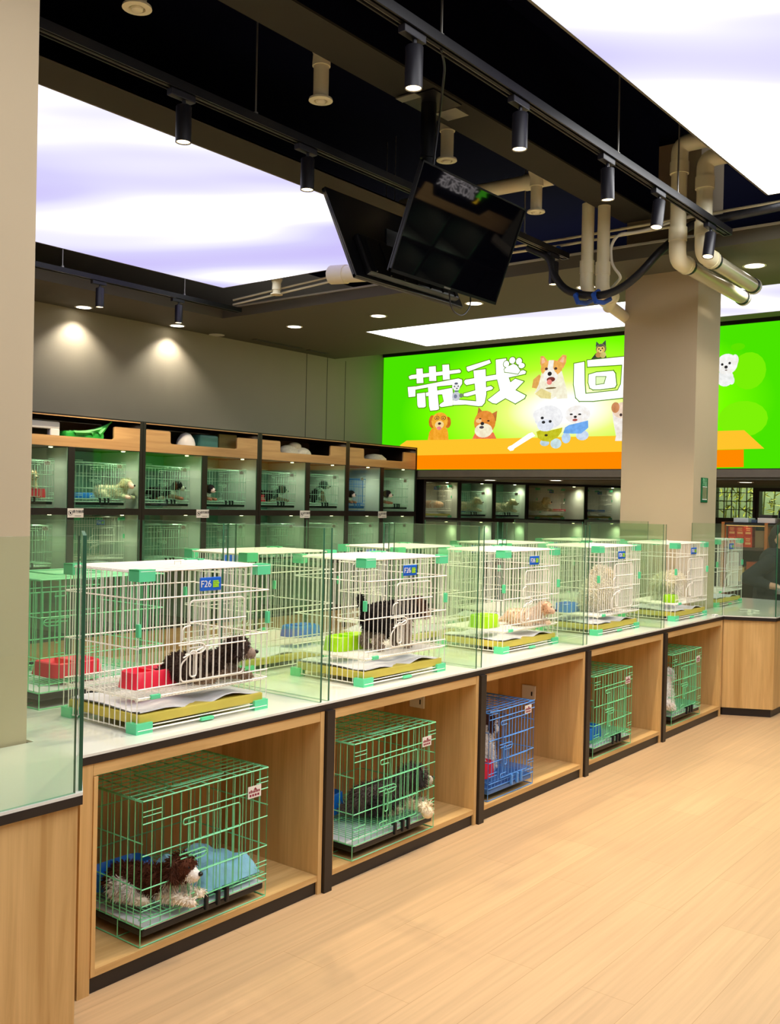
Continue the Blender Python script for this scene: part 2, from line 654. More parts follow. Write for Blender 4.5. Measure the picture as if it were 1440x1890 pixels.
MB().box(-6.888, XR - .1, 8.262, 9.398, ZS + .004, ZS + .012).build('printed_diffuser', sky_sheet('cloud_sheet_strip', PANEL_L * .6, 7.7, .12), t)


# downlights
def downlight(loc, label, on=True, tgt=None):
    t = thing('downlight', label, 'downlight', loc, group='round recessed downlights')
    MB().lathe([(.072, -.004), (.088, -.004), (.088, .0), (.072, .0)], (0, 0, 0), n=28, cap=False).build('rim', WHITEP, t, local=True, smooth=True)
    MB().lathe([(.001, -.003), (.0715, -.003), (.0715, .0), (.001, .0)], (0, 0, 0), n=28).build('lens', DOWNG if on else WHITEP, t, local=True)
    if on:
        spot('downlight_lamp', (loc[0], loc[1], loc[2] - .02), DOWN_W, 115, t, (1, .93, .8), .05, tgt)
    return t


for (x, y), lab in (
        ((-8.385, 5.73), 'round downlight washing the grey wall nearest the big grey pillar'),
        ((-8.39, 6.90), 'round downlight close to the grey wall below the track end'),
        ((-7.33, 7.61), 'round downlight in the soffit corner beside the dark inside edge'),
        ((-6.18, 7.61), 'round downlight in the soffit left of the hanging televisions'),
        ((-5.04, 7.60), 'round downlight seen just under the lower corner of the front television'),
        ((-3.87, 7.54), 'round downlight behind the paired pipes with blue straps'),
        ((-2.475, 7.545), 'round downlight beyond the grey sleeved pipes near the far pillar')):
    downlight((x, y, ZS), lab)
downlight((-8.466, 7.53, ZS), 'unlit round cover in the soffit above the grey wall', on=False)
for x, lab in ((-6.95, 'small downlight under the green sign above the leftmost angled compartments'),
               (-5.98, 'small downlight under the green sign above the middle of the angled compartments'),
               (-3.79, 'small downlight under the green sign in front of the lattice window')):
    downlight((x, 10.95 if x < -4 else 11.44, 1.87), lab)
for i, (y0, y1) in enumerate(((7.95, 8.72), (8.86, 9.2))):
    t = thing('ceiling_vent', ('long' if i == 0 else 'short') + ' narrow dark slot air vent along the soffit edge above the grey wall', 'vent', (-8.3, (y0 + y1) / 2, ZS), group='slot air vents')
    MB().box(-8.335, -8.255, y0, y1, ZS - .006, ZS).build('frame', SOFF, t)
    MB().box(-8.328, -8.302, y0 + .01, y1 - .01, ZS - .008, ZS - .006).box(-8.288, -8.262, y0 + .01, y1 - .01, ZS - .008, ZS - .006).build('slots', BLACK, t)


# track rails and spotlights
def rail(x, y0, y1, z, label, rods):
    t = thing('track_rail', label, 'track rail', (x, (y0 + y1) / 2, z), group='black lighting track rails')
    m = MB().box(x - .03, x + .03, y0, y1, z + .016, z + .022).box(x - .03, x - .022, y0, y1, z - .02, z + .016).box(x + .022, x + .03, y0, y1, z - .02, z + .016)
    m.box(x - .006, x + .006, y0, y1, z - .016, z + .016)
    m.box(x - .03, x + .03, y1, y1 + .012, z - .02, z + .022)
    m.build('channel', TRACK, t)
    c = MB().box(x - .019, x - .014, y0, y1, z - .012, z - .006).box(x + .014, x + .019, y0, y1, z - .012, z - .006)
    c.build('contact_strips', STEEL, t)
    for y in rods:
        MB().wire((x, y, z + .02), (x, y, ZT), .005, n=6).lathe([(.012, 0), (.012, .02)], (x, y, z + .02), n=8).build('suspension_rod', STEEL, t)
    return t


TZ = 3.42
rail(-2.357, 1.2, 6.62, TZ, 'black track rail running over the counter front with five spotlights', (3.27, 4.92, 5.75))
rail(-3.57, 1.2, 6.60, TZ, 'black track rail beside the hanging televisions, over the counter middle', (3.40, 6.0))
rail(-7.26, 1.2, 6.74, TZ, 'black track rail along the soffit edge before the grey wall', (4.75, 6.05))


def spotlight(x, y, z, tilt, label, r=.036, h=.165, aim=None, w=1.0):
    t = thing('spotlight', label, 'spotlight', (x, y, z), group='black cylinder track spotlights')
    MB().rbox(-.018, .018, -.085, .055, -.052, -.02, .004).build('adapter', LAMPB, t, local=True)
    MB().wire((0, 0, -.052), (0, 0, -.075), .009, n=8).box(-.006, .006, -.014, .014, -.085, -.068).build('swivel', LAMPB, t, local=True)
    M = Matrix.Translation((0, 0, -.078)) @ Matrix.Rotation(tilt, 4, 'X')
    b = MB().lathe([(r * .92, 0), (r, -.004), (r, -h), (r * .9, -h), (r * .86, -h + .012), (.002, -h + .014)], n=24)
    b.v = [tuple(M @ Vector(v)) for v in b.v]
    b.build('lamp_body', LAMPB, t, local=True, smooth=True)
    l = MB().lathe([(.002, -h + .008), (r * .84, -h + .004), (r * .84, -h + .010), (.002, -h + .012)], n=20)
    l.v = [tuple(M @ Vector(v)) for v in l.v]
    l.build('lens', LAMPG, t, local=True)
    p = Vector((x, y, z)) + M @ Vector((0, 0, -h - .012))
    a = aim or (x + .1, y, 0)
    spot('spotlight_lamp', p, SPOT_W * w, 95, t, (1, .80, .55), .03, a)
    return t


for y, ti, lab in ((3.09, 0, 'black spotlight nearest on the counter front rail, in front of the dark beam'),
                   (3.90, 0, 'black spotlight on the counter front rail right of the television pole'),
                   (4.80, .06, 'black spotlight on the counter front rail before the black flexible hose starts'),
                   (5.48, -.2, 'black tilted spotlight on the counter front rail left of the tall pipes'),
                   (6.31, -.25, 'black tilted spotlight at the far end of the counter front rail over the pipes')):
    spotlight(-2.357, y, TZ, ti, lab, aim=(-2.5, y + .05, .75))
for y, lab in ((2.95, 'black spotlight overlapping the near edge of the glowing cloud panel'),
               (3.78, 'black spotlight just before the edge of the rear television'),
               (6.43, 'black spotlight at the far end of the rail right of the televisions')):
    spotlight(-3.57, y, TZ, 0, lab, aim=(-3.5, y, .75))
for y, lab in ((5.12, 'small far spotlight before the grey wall, nearer the big pillar'),
               (5.985, 'small far spotlight before the grey wall, nearer the soffit corner')):
    spotlight(-7.26, y, TZ, 0, lab, aim=(-7.8, y, .9))


# vent drops, pipes, hose
def vent_drop(x, y, z0, z1, label, r=.038):
    t = thing('vent_pipe', label, 'vent pipe', (x, y, z0), group='cream ceiling vent pipes')
    MB().lathe([(r, z0 + .01), (r, z1)], (x, y, 0), n=24).build('pipe', PIPE, t, smooth=True)
    MB().lathe([(r + .007, z1 - .10), (r + .007, z1 - .085), (r + .004, z1 - .04), (r + .02, z1)], (x, y, 0), n=24).build('socket', PIPE, t, smooth=True)
    MB().lathe([(r + .002, z0 + .014), (r + .02, z0 + .01), (r + .022, z0), (r - .004, z0 - .003), (r - .008, z0 + .006)], (x, y, 0), n=28, cap=False).build('disc_rim', PIPE, t, smooth=True)
    MB().lathe([(.004, z0 - .012), (.022, z0 - .008), (.026, z0 + .0), (.01, z0 + .012)], (x, y, 0), n=20).build('disc_plug', PIPE, t, smooth=True)


for y, z, lab in ((2.50, 3.535, 'cream vent pipe nearest, cut off by the top of the photo'),
                  (3.61, 3.53, 'cream vent pipe hanging left of the dark beam before the television pole'),
                  (4.70, 3.545, 'cream vent pipe hanging right behind the television pole'),
                  (5.74, 3.50, 'cream vent pipe hanging from the horizontal pipe with blue tape')):
    vent_drop(-3.33, y, z, z + .27, lab)
vent_drop(-6.60, 6.6, 3.475, 3.62, 'short cream vent pipe far off under the end of the cloud panel', .036)
t = thing('vent_duct', 'horizontal cream pipe with blue tape crossing behind the beam', 'pipe', (-3.6, 5.95, 3.78))
MB().tube([(-4.6, 5.92, 3.80), (-3.02, 5.92, 3.77)], .05, n=16).build('pipe', PIPE, t, smooth=True)
MB().tube([(-3.52, 5.92, 3.78), (-3.42, 5.92, 3.778)], .057, n=16).build('coupling', PIPE, t, smooth=True)
MB().tube([(-3.30, 5.92, 3.776), (-3.275, 5.92, 3.775)], .052, n=16).build('blue_tape', STRAP, t, smooth=True)
t = thing('vent_duct', 'wide cream pipe end showing behind the lower edge of the rear television', 'pipe', (-5.2, 6.1, 3.40))
MB().tube(rounded([(-5.45, 6.1, 3.42), (-4.7, 6.1, 3.36)], .05), .07, n=16).build('pipe', PIPE, t, smooth=True)
MB().tube([(-5.46, 6.1, 3.421), (-5.30, 6.1, 3.408)], .078, n=16).build('socket', PIPE, t, smooth=True)
MB().wire((-4.9, 6.1, 3.44), (-4.9, 6.1, ZT), .005, n=6).build('hanger_rod', STEEL, t)


def drain(x, y, ztop, zb, yend, label, r=.053, top='elbow', clear=True, gm=PIPE, xt=.7, dx=0.0):
    t = thing('drain_pipe', label, 'drain pipe', (x, y, zb), group='cream drain pipes by the far pillar')
    if top == 'elbow':
        MB().tube(rounded([(x, y, ztop - .14), (x, y, ztop), (x + .2, y, ztop)], .12, 8), r + .004, n=18).build('top_elbow', PIPE, t, smooth=True)
        MB().tube([(x + .19, y, ztop), (x + xt, y, ztop + .01)], r, n=18).build('top_run', PIPE, t, smooth=True)
        MB().lathe([(r + .01, ztop - .2), (r + .01, ztop - .12)], (x, y, 0), n=18).build('collar', PIPE, t, smooth=True)
    MB().lathe([(r, zb + .12), (r, ztop - .13)], (x, y, 0), n=20).build('riser', PIPE, t, smooth=True)
    MB().lathe([(r + .008, zb + .13), (r + .008, zb + .22)], (x, y, 0), n=20).build('collar', PIPE, t, smooth=True)
    MB().tube(rounded([(x, y, zb + .16), (x, y, zb), (x, y + .17, zb)], .11, 8), r + .004, n=18).build('bottom_elbow', PIPE, t, smooth=True)
    MB().tube([(x, y + .13, zb), (x, y + .17, zb)], r + .009, n=18).build('elbow_socket', PIPE, t, smooth=True)
    MB().tube([(x, y + .17, zb), (x + dx, yend, zb - .02)], r - .002, n=20).build('run', gm, t, smooth=True)
    if clear:
        MB().tube([(x, y + .19, zb), (x, y + .215, zb)], r + .004, n=18).build('clamp', LAMPB, t, smooth=True)
        MB().tube([(x, yend - .06, zb - .018), (x, yend - .03, zb - .019)], r + .004, n=18).build('clamp', LAMPB, t, smooth=True)
        MB().tube([(x, yend - .03, zb - .019), (x, yend, zb - .02)], r + .006, n=18).build('end_cap', WHITEP, t, smooth=True)


drain(-2.615, 6.4, 4.0, 3.22, 7.74, 'tall cream pipe nearer the far pillar, elbowing into a grey sleeved run', gm=PIPEG)
drain(-2.445, 6.42, 3.875, 3.24, 7.46, 'tall cream pipe furthest from the far pillar, with a shiny sleeved run', gm=PIPEG)
drain(-3.31, 6.45, 3.86, 3.10, 7.9, 'cream pipe behind the dark beam, further from the pillar of the strapped pair', r=.045, top='no', clear=False, dx=-.24)
drain(-3.195, 6.47, 3.86, 3.08, 6.86, 'cream pipe behind the dark beam, nearer the pillar of the strapped pair', r=.045, top='no', clear=False, dx=-.14)
h = MB().tube(rounded([(-3.75, 6.36, 3.46), (-3.56, 6.36, 3.36), (-3.535, 6.36, 3.24), (-3.443, 6.36, 3.11), (-3.291, 6.36, 3.054), (-3.123, 6.36, 3.035), (-2.981, 6.36, 3.075), (-2.844, 6.36, 3.17), (-2.769, 6.42, 3.289), (-2.70, 6.53, 3.40), (-2.60, 6.57, 3.50), (-2.1, 6.58, 3.52), (-1.4, 6.6, 3.56)], .1, 5), .028, n=10)
tag(h.build('flexible_hose', HOSE, smooth=True), 'black flexible hose sagging between the pipes beside the far pillar', 'hose')
c = MB().tube(rounded([(-2.5, 6.52, 3.555), (-2.94, 6.52, 3.49), (-3.11, 6.52, 3.50), (-3.165, 6.52, 3.42), (-3.15, 6.52, 3.28), (-3.09, 6.56, 3.20), (-3.3, 6.8, 3.17), (-3.52, 7.2, 3.16), (-3.53, 7.5, 3.16)], .08, 5), .011, n=8)
tag(c.build('cable', WHITEP, smooth=True), 'thin white cable curling down beside the strapped pipe pair', 'cable')
for i, (z, lab) in enumerate(((3.59, 'upper of two thin white conduits crossing in front of the soffit'), (3.545, 'lower of two thin white conduits crossing in front of the soffit'))):
    m = MB().tube([(-7.3, 6.7, z - .07), (-5.75, 6.68, z + .01), (-3.6, 6.66, z - .02), (-2.0, 6.68, z), (-.5, 6.7, z)], .010, n=8)
    tag(m.build('conduit', PIPE, smooth=True), lab, 'conduit', 'white conduits by the soffit')
for x, z, lab in ((-3.31, 3.03, 'blue strap tied round the hose under the further strapped pipe'), (-3.17, 3.02, 'blue strap tied round the hose under the nearer strapped pipe')):
    m = MB().tube([(x - .02, 6.40, z + .06), (x - .02, 6.32, z + .02), (x, 6.32, z - .03), (x + .01, 6.42, z - .02), (x + .01, 6.52, z + .02), (x, 6.5, z + .07)], .018, n=8)
    tag(m.build('pipe_strap', STRAP, smooth=True), lab, 'strap', 'blue pipe straps')
tag(MB().tube([(-3.66, 6.64, 3.50), (-3.64, 6.63, 3.47), (-3.62, 6.64, 3.44)], .03, n=8).build('pipe_strap', STRAP, smooth=True), 'blue strap on the white conduits right of the televisions', 'strap', 'blue pipe straps')


# televisions back to back on a ceiling pole
def tv(cx, cy, cz, lean, face, label, sticker=False):
    """lean: horizontal offset of the top edge; face +1 looks to +x"""
    w, hh = .97, .545
    t = thing('television', label, 'television', (cx, cy, cz))
    a = math.atan2(abs(lean), .51) * (1 if face > 0 else -1)
    M = Matrix.Rotation(a, 4, 'Y')
    def put(mb):
        mb.v = [tuple(M @ Vector(v)) for v in mb.v]
        return mb
    f = face
    e = .008
    b = MB()
    for (y0, y1, z0, z1) in ((-w / 2, w / 2, hh / 2 - e, hh / 2), (-w / 2, w / 2, -hh / 2, -hh / 2 + e * 2), (-w / 2, -w / 2 + e, -hh / 2, hh / 2), (w / 2 - e, w / 2, -hh / 2, hh / 2)):
        x0, x1 = sorted((0.0, f * .014))
        b.box(x0, x1, y0, y1, z0, z1)
    put(b).build('bezel', TVB, t, local=True)
    x0, x1 = sorted((f * .002, f * .008))
    put(MB().box(x0, x1, -w / 2 + e, w / 2 - e, -hh / 2 + e * 2, hh / 2 - e)).build('screen', TVS, t, local=True)
    x0, x1 = sorted((-f * .012, 0.0))
    put(MB().rbox(x0, x1, -w / 2, w / 2, -hh / 2, hh / 2, .004)).build('back_cover', TVB, t, local=True)
    x0, x1 = sorted((-f * .055, -f * .010))
    hb = MB().rbox(x0, x1, -w / 2 + .08, w / 2 - .08, -hh / 2 + .015, -.02, .012)
    for k in range(7):
        y = -w / 2 + .12 + k * .12
        xx0, xx1 = sorted((-f * .062, -f * .054))
        hb.box(xx0, xx1, y, y + .006, -hh / 2 + .02, -.05)
    put(hb).build('rear_housing', TVB, t, local=True)
    x0, x1 = sorted((f * .008, f * .010))
    if f > 0:
        put(MB().box(x0, f * .0150, -.03, .03, -hh / 2 + .004, -hh / 2 + .012)).build('badge', STEEL, t, local=True)
    return t


tv(-2.935, 4.285, 2.945, .19, 1, 'front black television tilted down over the counter, mirroring the shop in its screen')
tv(-3.385, 4.315, 2.945, .24, -1, 'rear black television facing away, its back to the front television')
t = thing('television_mount', 'black ceiling pole bracket carrying the two televisions', 'mount', (-3.15, 4.27, 3.7))
MB().box(-3.25, -3.02, 4.13, 4.39, 3.692, 3.7).build('ceiling_plate', TVB, t)
MB().box(-3.245, -3.12, 4.10, 4.16, 3.684, 3.692).build('angle_bracket', STEEL, t)
MB().box(-3.2, -3.06, 4.391, 4.52, 3.69, 3.70).build('angle_bracket', STEEL, t)
MB().lathe([(.032, 2.86), (.032, 3.46)], (-3.15, 4.27, 0), n=18).build('pole', TVB, t, smooth=True)
MB().lathe([(.042, 3.40), (.042, 3.692)], (-3.15, 4.27, 0), n=18).build('outer_pole', TVB, t, smooth=True)
for sx in (1, -1):
    xa = -2.985 if sx > 0 else -3.33
    MB().wire((-3.15, 4.27, 2.93), (xa, 4.27, 2.93), .018, n=6).box(min(xa, xa - sx * .012), max(xa, xa - sx * .012), 4.14, 4.42, 2.86, 3.02).build('arm', TVB, t)
tag(MB().tube(rounded([(-2.357, 3.27, 3.40), (-2.5, 3.5, 3.45), (-3.04, 4.22, 3.60), (-3.09, 4.23, 3.3), (-3.09, 4.25, 3.05)], .12, 6), .006, n=6).build('power_cord', LAMPB, smooth=True), 'thin black cord running from the counter rail down the television pole', 'cord')
tag(MB().tube(rounded([(-3.07, 4.38, 2.72), (-3.07, 4.40, 2.60), (-3.07, 4.52, 2.58), (-3.07, 4.60, 2.66), (-3.07, 4.58, 2.75)], .06, 6), .004, n=6).build('cord_loop', LAMPB, smooth=True), 'small black cord loop dangling under the televisions', 'cord')


# sign box with printed art
PZ = YB
# printed art, metres on the sheet (x, z); 'p' polygon, 'e' ellipse (x, z, rx, rz)
ART = {'glyphs':[[('W','p',[(-8.086,3.259),(-8.04,3.275),(-7.26,3.3),(-7.234,3.277),(-7.245,3.257),(-8.069,3.221)]),('W','p',[(-7.959,3.355),(-7.856,
3.351),(-7.837,3.159),(-7.946,3.159)]),('W','p',[(-7.749,3.368),(-7.641,3.368),(-7.625,3.173),(-7.739,3.178)]),('W','p',[(-7.531,3.377),(-7.427,
3.376),(-7.407,3.182),(-7.516,3.179)]),('W','p',[(-7.967,3.116),(-7.271,3.183),(-7.214,3.164),(-7.213,3.111),(-7.254,3.061),(-7.365,3.059),(-7.362,
3.106),(-7.749,3.096),(-7.966,3.075)]),('W','p',[(-8.097,3.115),(-7.97,3.118),(-7.967,2.984),(-8.078,2.98)]),('W','p',[(-7.791,3.024),(-7.382,3.064),
(-7.361,3.055),(-7.354,2.989),(-7.569,2.991),(-7.783,2.978)]),('W','p',[(-7.937,3.019),(-7.806,3.025),(-7.789,2.843),(-7.816,2.829),(-7.906,2.83),
(-7.925,2.861)]),('W','p',[(-7.757,3.118),(-7.616,3.111),(-7.571,2.797),(-7.607,2.785),(-7.71,2.782),(-7.73,2.84)]),('W','p',[(-7.525,3.004),(-7.359,
3.002),(-7.356,2.895),(-7.493,2.895)]),('W','p',[(-7.551,2.862),(-7.493,2.892),(-7.349,2.901),(-7.355,2.836),(-7.535,2.822),(-7.562,2.839)])],[('W',
'p',[(-7.148,3.324),(-6.798,3.392),(-6.779,3.353),(-6.81,3.342),(-7.118,3.264),(-7.14,3.283)]),('W','p',[(-7.038,3.27),(-6.856,3.276),(-6.836,2.952),
(-6.858,2.849),(-6.898,2.81),(-6.953,2.809),(-7.149,2.839),(-7.348,2.841),(-7.346,2.906),(-7.264,2.905),(-6.985,2.872),(-7.017,3.123)]),('W','p',
[(-7.178,3.145),(-7.158,3.161),(-6.297,3.227),(-6.261,3.208),(-6.27,3.181),(-6.504,3.15),(-6.825,3.124),(-7.142,3.09),(-7.173,3.115)]),('W','p',
[(-7.181,2.981),(-6.769,3.057),(-6.734,3.032),(-6.754,3.011),(-7.124,2.943),(-7.18,2.948)]),('W','p',[(-6.703,3.386),(-6.553,3.392),(-6.51,3.151),
(-6.482,3.087),(-6.408,2.986),(-6.257,2.911),(-6.275,2.878),(-6.403,2.819),(-6.55,2.892),(-6.632,2.998),(-6.691,3.185)]),('W','p',[(-6.811,2.881),
(-6.632,2.993),(-6.411,3.128),(-6.291,3.087),(-6.408,2.986),(-6.55,2.892),(-6.681,2.829),(-6.736,2.838)])],[('W','p',[(-5.598,3.259),(-5.465,3.272),
(-5.453,3.007),(-5.44,2.89),(-5.026,2.909),(-4.988,2.981),(-4.977,3.207),(-4.875,3.209),(-4.865,2.826),(-5.339,2.801),(-5.517,2.809),(-5.563,2.851),
(-5.597,3.006)]),('W','p',[(-5.426,3.287),(-4.877,3.297),(-4.875,3.204),(-5.419,3.211)]),('W','p',[(-5.401,3.116),(-5.304,3.136),(-5.089,3.14),
(-5.064,3.108),(-5.046,2.975),(-5.065,2.946),(-5.246,2.933),(-5.343,2.937),(-5.383,2.959),(-5.404,3.022)])]],'hole':('H','p',[(-5.303,3.083),(-5.182,
3.076),(-5.204,3.002),(-5.301,2.994)]),'paw':[('W','p',[(-6.573,3.257),(-6.534,3.283),(-6.443,3.316),(-6.39,3.29),(-6.342,3.225),(-6.374,3.187),
(-6.426,3.196),(-6.506,3.213),(-6.565,3.222)]),('W','e',[(-6.545,3.321,0.04,0.04)]),('W','e',[(-6.459,3.36,0.043,0.04)]),('W','e',[(-6.362,3.342,
0.042,0.041)]),('W','e',[(-6.322,3.285,0.043,0.032)])],'box':[((255,196,44),'p',[(-8.217,2.329),(-8.099,2.393),(-4.97,2.382),(-3.854,2.405),(-3.555,
2.405),(-3.339,2.204),(-3.849,2.201),(-4.993,2.194),(-7.964,2.185)]),((255,138,0),'p',[(-8.084,2.187),(-4.993,2.194),(-3.555,2.199),(-3.551,2.01),
(-4.987,1.995),(-8.078,1.999)])],'bone':[('W','p',[(-6.484,2.282),(-6.44,2.297),(-6.202,2.437),(-6.153,2.452),(-6.109,2.408),(-6.163,2.383),(-6.401,
2.258),(-6.42,2.232),(-6.463,2.227),(-6.502,2.26)])],'dogs':[('golden dog in glasses',[((246,164,24),'p',[(-7.74,2.393),(-7.719,2.493),(-7.674,2.549),
(-7.437,2.542),(-7.418,2.475),(-7.41,2.386)]),((205,110,8),'e',[(-7.676,2.634,0.053,0.086)]),((205,110,8),'e',[(-7.425,2.616,0.048,0.075)]),((250,176,
40),'e',[(-7.552,2.635,0.132,0.118)]),((255,220,150),'e',[(-7.555,2.588,0.072,0.052)]),((60,30,30),'e',[(-7.553,2.604,0.025,0.017)]),((240,130,130),
'e',[(-7.558,2.543,0.037,0.023)]),((90,40,20),'e',[(-7.596,2.679,0.039,0.028)]),((246,170,50),'e',[(-7.596,2.679,0.031,0.022)]),((90,40,20),'e',
[(-7.492,2.675,0.039,0.028)]),((246,170,50),'e',[(-7.492,2.675,0.031,0.022)]),((40,20,10),'e',[(-7.596,2.677,0.012,0.009)]),((40,20,10),'e',[(-7.495,
2.672,0.012,0.008)])]),('shiba dog',[((240,120,70),'p',[(-7.031,2.391),(-6.987,2.473),(-6.716,2.466),(-6.671,2.385)]),((190,110,40),'p',[(-6.965,
2.693),(-6.946,2.793),(-6.887,2.736)]),((190,110,40),'p',[(-6.744,2.703),(-6.668,2.736),(-6.683,2.606)]),((228,140,44),'e',[(-6.849,2.597,0.161,
0.151)]),((252,238,206),'e',[(-6.862,2.493,0.135,0.091)]),((255,200,130),'e',[(-6.936,2.619,0.044,0.028)]),((40,20,16),'e',[(-6.915,2.645,0.017,
0.008)]),((40,20,16),'e',[(-6.79,2.614,0.019,0.009)]),((24,20,24),'e',[(-6.881,2.582,0.027,0.022)]),((70,60,66),'e',[(-6.89,2.535,0.035,0.018)])]),
('corgi with open mouth',[((226,170,84),'p',[(-6.169,3.002),(-6.151,3.103),(-6.068,3.162),(-6.04,3.115),(-6.105,2.989)]),((252,242,214),'p',[(-6.135,
2.926),(-6.075,3.033),(-6.032,3.188),(-5.763,3.18),(-5.696,2.967),(-5.678,2.848),(-5.821,2.85),(-5.827,2.882),(-5.903,2.848),(-6.039,2.863)]),((236,
166,90),'p',[(-6.061,3.291),(-6.058,3.383),(-6.016,3.382),(-5.952,3.311),(-5.955,3.229),(-6.033,3.225)]),((236,166,90),'p',[(-5.823,3.311),(-5.753,
3.379),(-5.704,3.368),(-5.708,3.285),(-5.744,3.215),(-5.81,3.228)]),((250,190,150),'p',[(-6.04,3.29),(-6.036,3.354),(-6.015,3.362),(-5.982,3.295)]),
((250,190,150),'p',[(-5.792,3.3),(-5.747,3.351),(-5.727,3.345),(-5.74,3.278)]),((238,176,84),'e',[(-5.903,3.225,0.149,0.101)]),((255,248,230),'p',
[(-5.938,3.324),(-5.869,3.319),(-5.877,3.224),(-5.818,3.128),(-6.036,3.142),(-5.955,3.229)]),((255,250,236),'e',[(-5.91,3.12,0.098,0.073)]),((120,50,
40),'e',[(-5.904,3.088,0.058,0.031)]),((245,140,130),'e',[(-5.924,3.057,0.035,0.033)]),((28,20,20),'e',[(-5.922,3.158,0.029,0.026)]),((70,36,14),'e',
[(-5.97,3.221,0.021,0.017)]),((70,36,14),'e',[(-5.841,3.217,0.021,0.016)]),((110,80,30),'e',[(-5.902,2.983,0.074,0.01)]),((236,222,150),'p',[(-6.125,
2.925),(-6.032,2.985),(-5.895,2.922),(-5.903,2.853),(-6.034,2.869)])]),('small spotted puppy',[((200,204,214),'e',[(-7.301,2.951,0.063,0.061)]),((240,
240,244),'e',[(-7.297,3.075,0.054,0.05)]),((90,96,110),'e',[(-7.301,3.119,0.029,0.014)]),((60,64,80),'e',[(-7.326,3.082,0.011,0.009)]),((60,64,80),
'e',[(-7.268,3.082,0.011,0.009)]),((40,40,50),'e',[(-7.288,3.054,0.011,0.008)]),((120,128,150),'e',[(-7.308,2.952,0.026,0.026)]),((120,130,110),'e',
[(-7.22,2.959,0.028,0.028)]),((90,96,116),'e',[(-7.295,3.019,0.037,0.008)])]),('small yorkshire puppy',[((44,58,34),'p',[(-5.374,3.297),(-5.315,3.364),(-5.199,3.359),(-5.179,3.3)]),((60,72,62),'p',[(-5.318,3.44),(-5.312,3.50),(-5.27,3.46)]),
((60,72,62),'p',[(-5.24,3.465),(-5.195,3.505),(-5.19,3.43)]),((120,116,70),'e',[(-5.25,3.41,0.066,0.06)]),((226,190,96),'e',[(-5.252,3.397,0.054,0.046)]),((84,90,74),'e',[(-5.253,3.448,0.034,0.016)]),
((190,140,70),'e',[(-5.275,3.342,0.042,0.034)]),((206,190,110),'e',[(-5.222,3.335,0.036,0.036)]),((240,214,140),'e',[(-5.252,3.383,0.026,0.02)]),((30,24,20),'e',[(-5.275,3.409,0.009,0.009)]),((30,24,20),'e',[(-5.23,3.414,0.009,0.009)]),((40,30,24),'e',[(-5.252,3.39,0.010,0.008)])]),
('white puppy in olive bib',[((190,
214,226),'e',[(-5.974,2.32,0.062,0.042)]),((200,224,228),'e',[(-5.819,2.307,0.073,0.061)]),((244,248,255),'e',[(-5.928,2.626,0.195,0.148)]),((250,252,
255),'e',[(-6.049,2.662,0.096,0.074)]),((198,196,16),'p',[(-6.092,2.456),(-6.066,2.381),(-6.005,2.342),(-5.903,2.329),(-5.803,2.38),(-5.748,2.446),
(-5.736,2.498),(-5.829,2.48),(-5.948,2.457),(-6.032,2.475)]),((226,232,250),'e',[(-5.968,2.532,0.113,0.074)]),((30,30,34),'e',[(-6.012,2.623,0.022,
0.017)]),((30,30,34),'e',[(-5.901,2.577,0.021,0.017)]),((20,20,24),'e',[(-5.993,2.57,0.024,0.018)]),((60,50,20),'e',[(-5.952,2.41,0.022,0.014)])]),
('white puppy in blue coat',[((186,214,246),'e',[(-5.683,2.372,0.058,0.065)]),((206,222,250),'e',[(-5.468,2.398,0.082,0.06)]),((255,250,242),'e',
[(-5.537,2.648,0.165,0.109)]),((112,172,244),'p',[(-5.722,2.43),(-5.698,2.497),(-5.643,2.527),(-5.54,2.544),(-5.399,2.571),(-5.393,2.488),(-5.48,
2.419),(-5.606,2.42)]),((255,240,236),'e',[(-5.562,2.597,0.071,0.041)]),((34,30,30),'e',[(-5.618,2.653,0.021,0.01)]),((34,30,30),'e',[(-5.506,2.649,
0.021,0.01)]),((24,20,20),'e',[(-5.563,2.62,0.021,0.015)]),((170,70,60),'e',[(-5.566,2.583,0.034,0.015)])]),('cream and tan puppy by the pillar',
[((246,236,230),'p',[(-5.087,2.671),(-5.071,2.549),(-5.033,2.377),(-5.043,2.322),(-4.902,2.319),(-4.901,2.664)]),((240,214,190),'e',[(-4.955,2.676,
0.128,0.095)]),((206,140,90),'e',[(-5.048,2.71,0.052,0.063)]),((60,40,36),'e',[(-4.977,2.622,0.017,0.018)])]),('white puppy beyond the pillar',[((240,
246,246),'e',[(-3.774,2.977,0.091,0.092)]),((236,244,244),'e',[(-3.701,2.946,0.029,0.044)]),((252,252,246),'e',[(-3.758,3.126,0.115,0.112)]),((250,
248,240),'e',[(-3.67,3.165,0.036,0.06)]),((40,36,34),'e',[(-3.807,3.125,0.014,0.014)]),((40,36,34),'e',[(-3.726,3.134,0.014,0.014)]),((34,30,30),'e',
[(-3.764,3.094,0.018,0.017)]),((120,100,96),'e',[(-3.763,3.061,0.013,0.007)])])]}

GS = 1.15


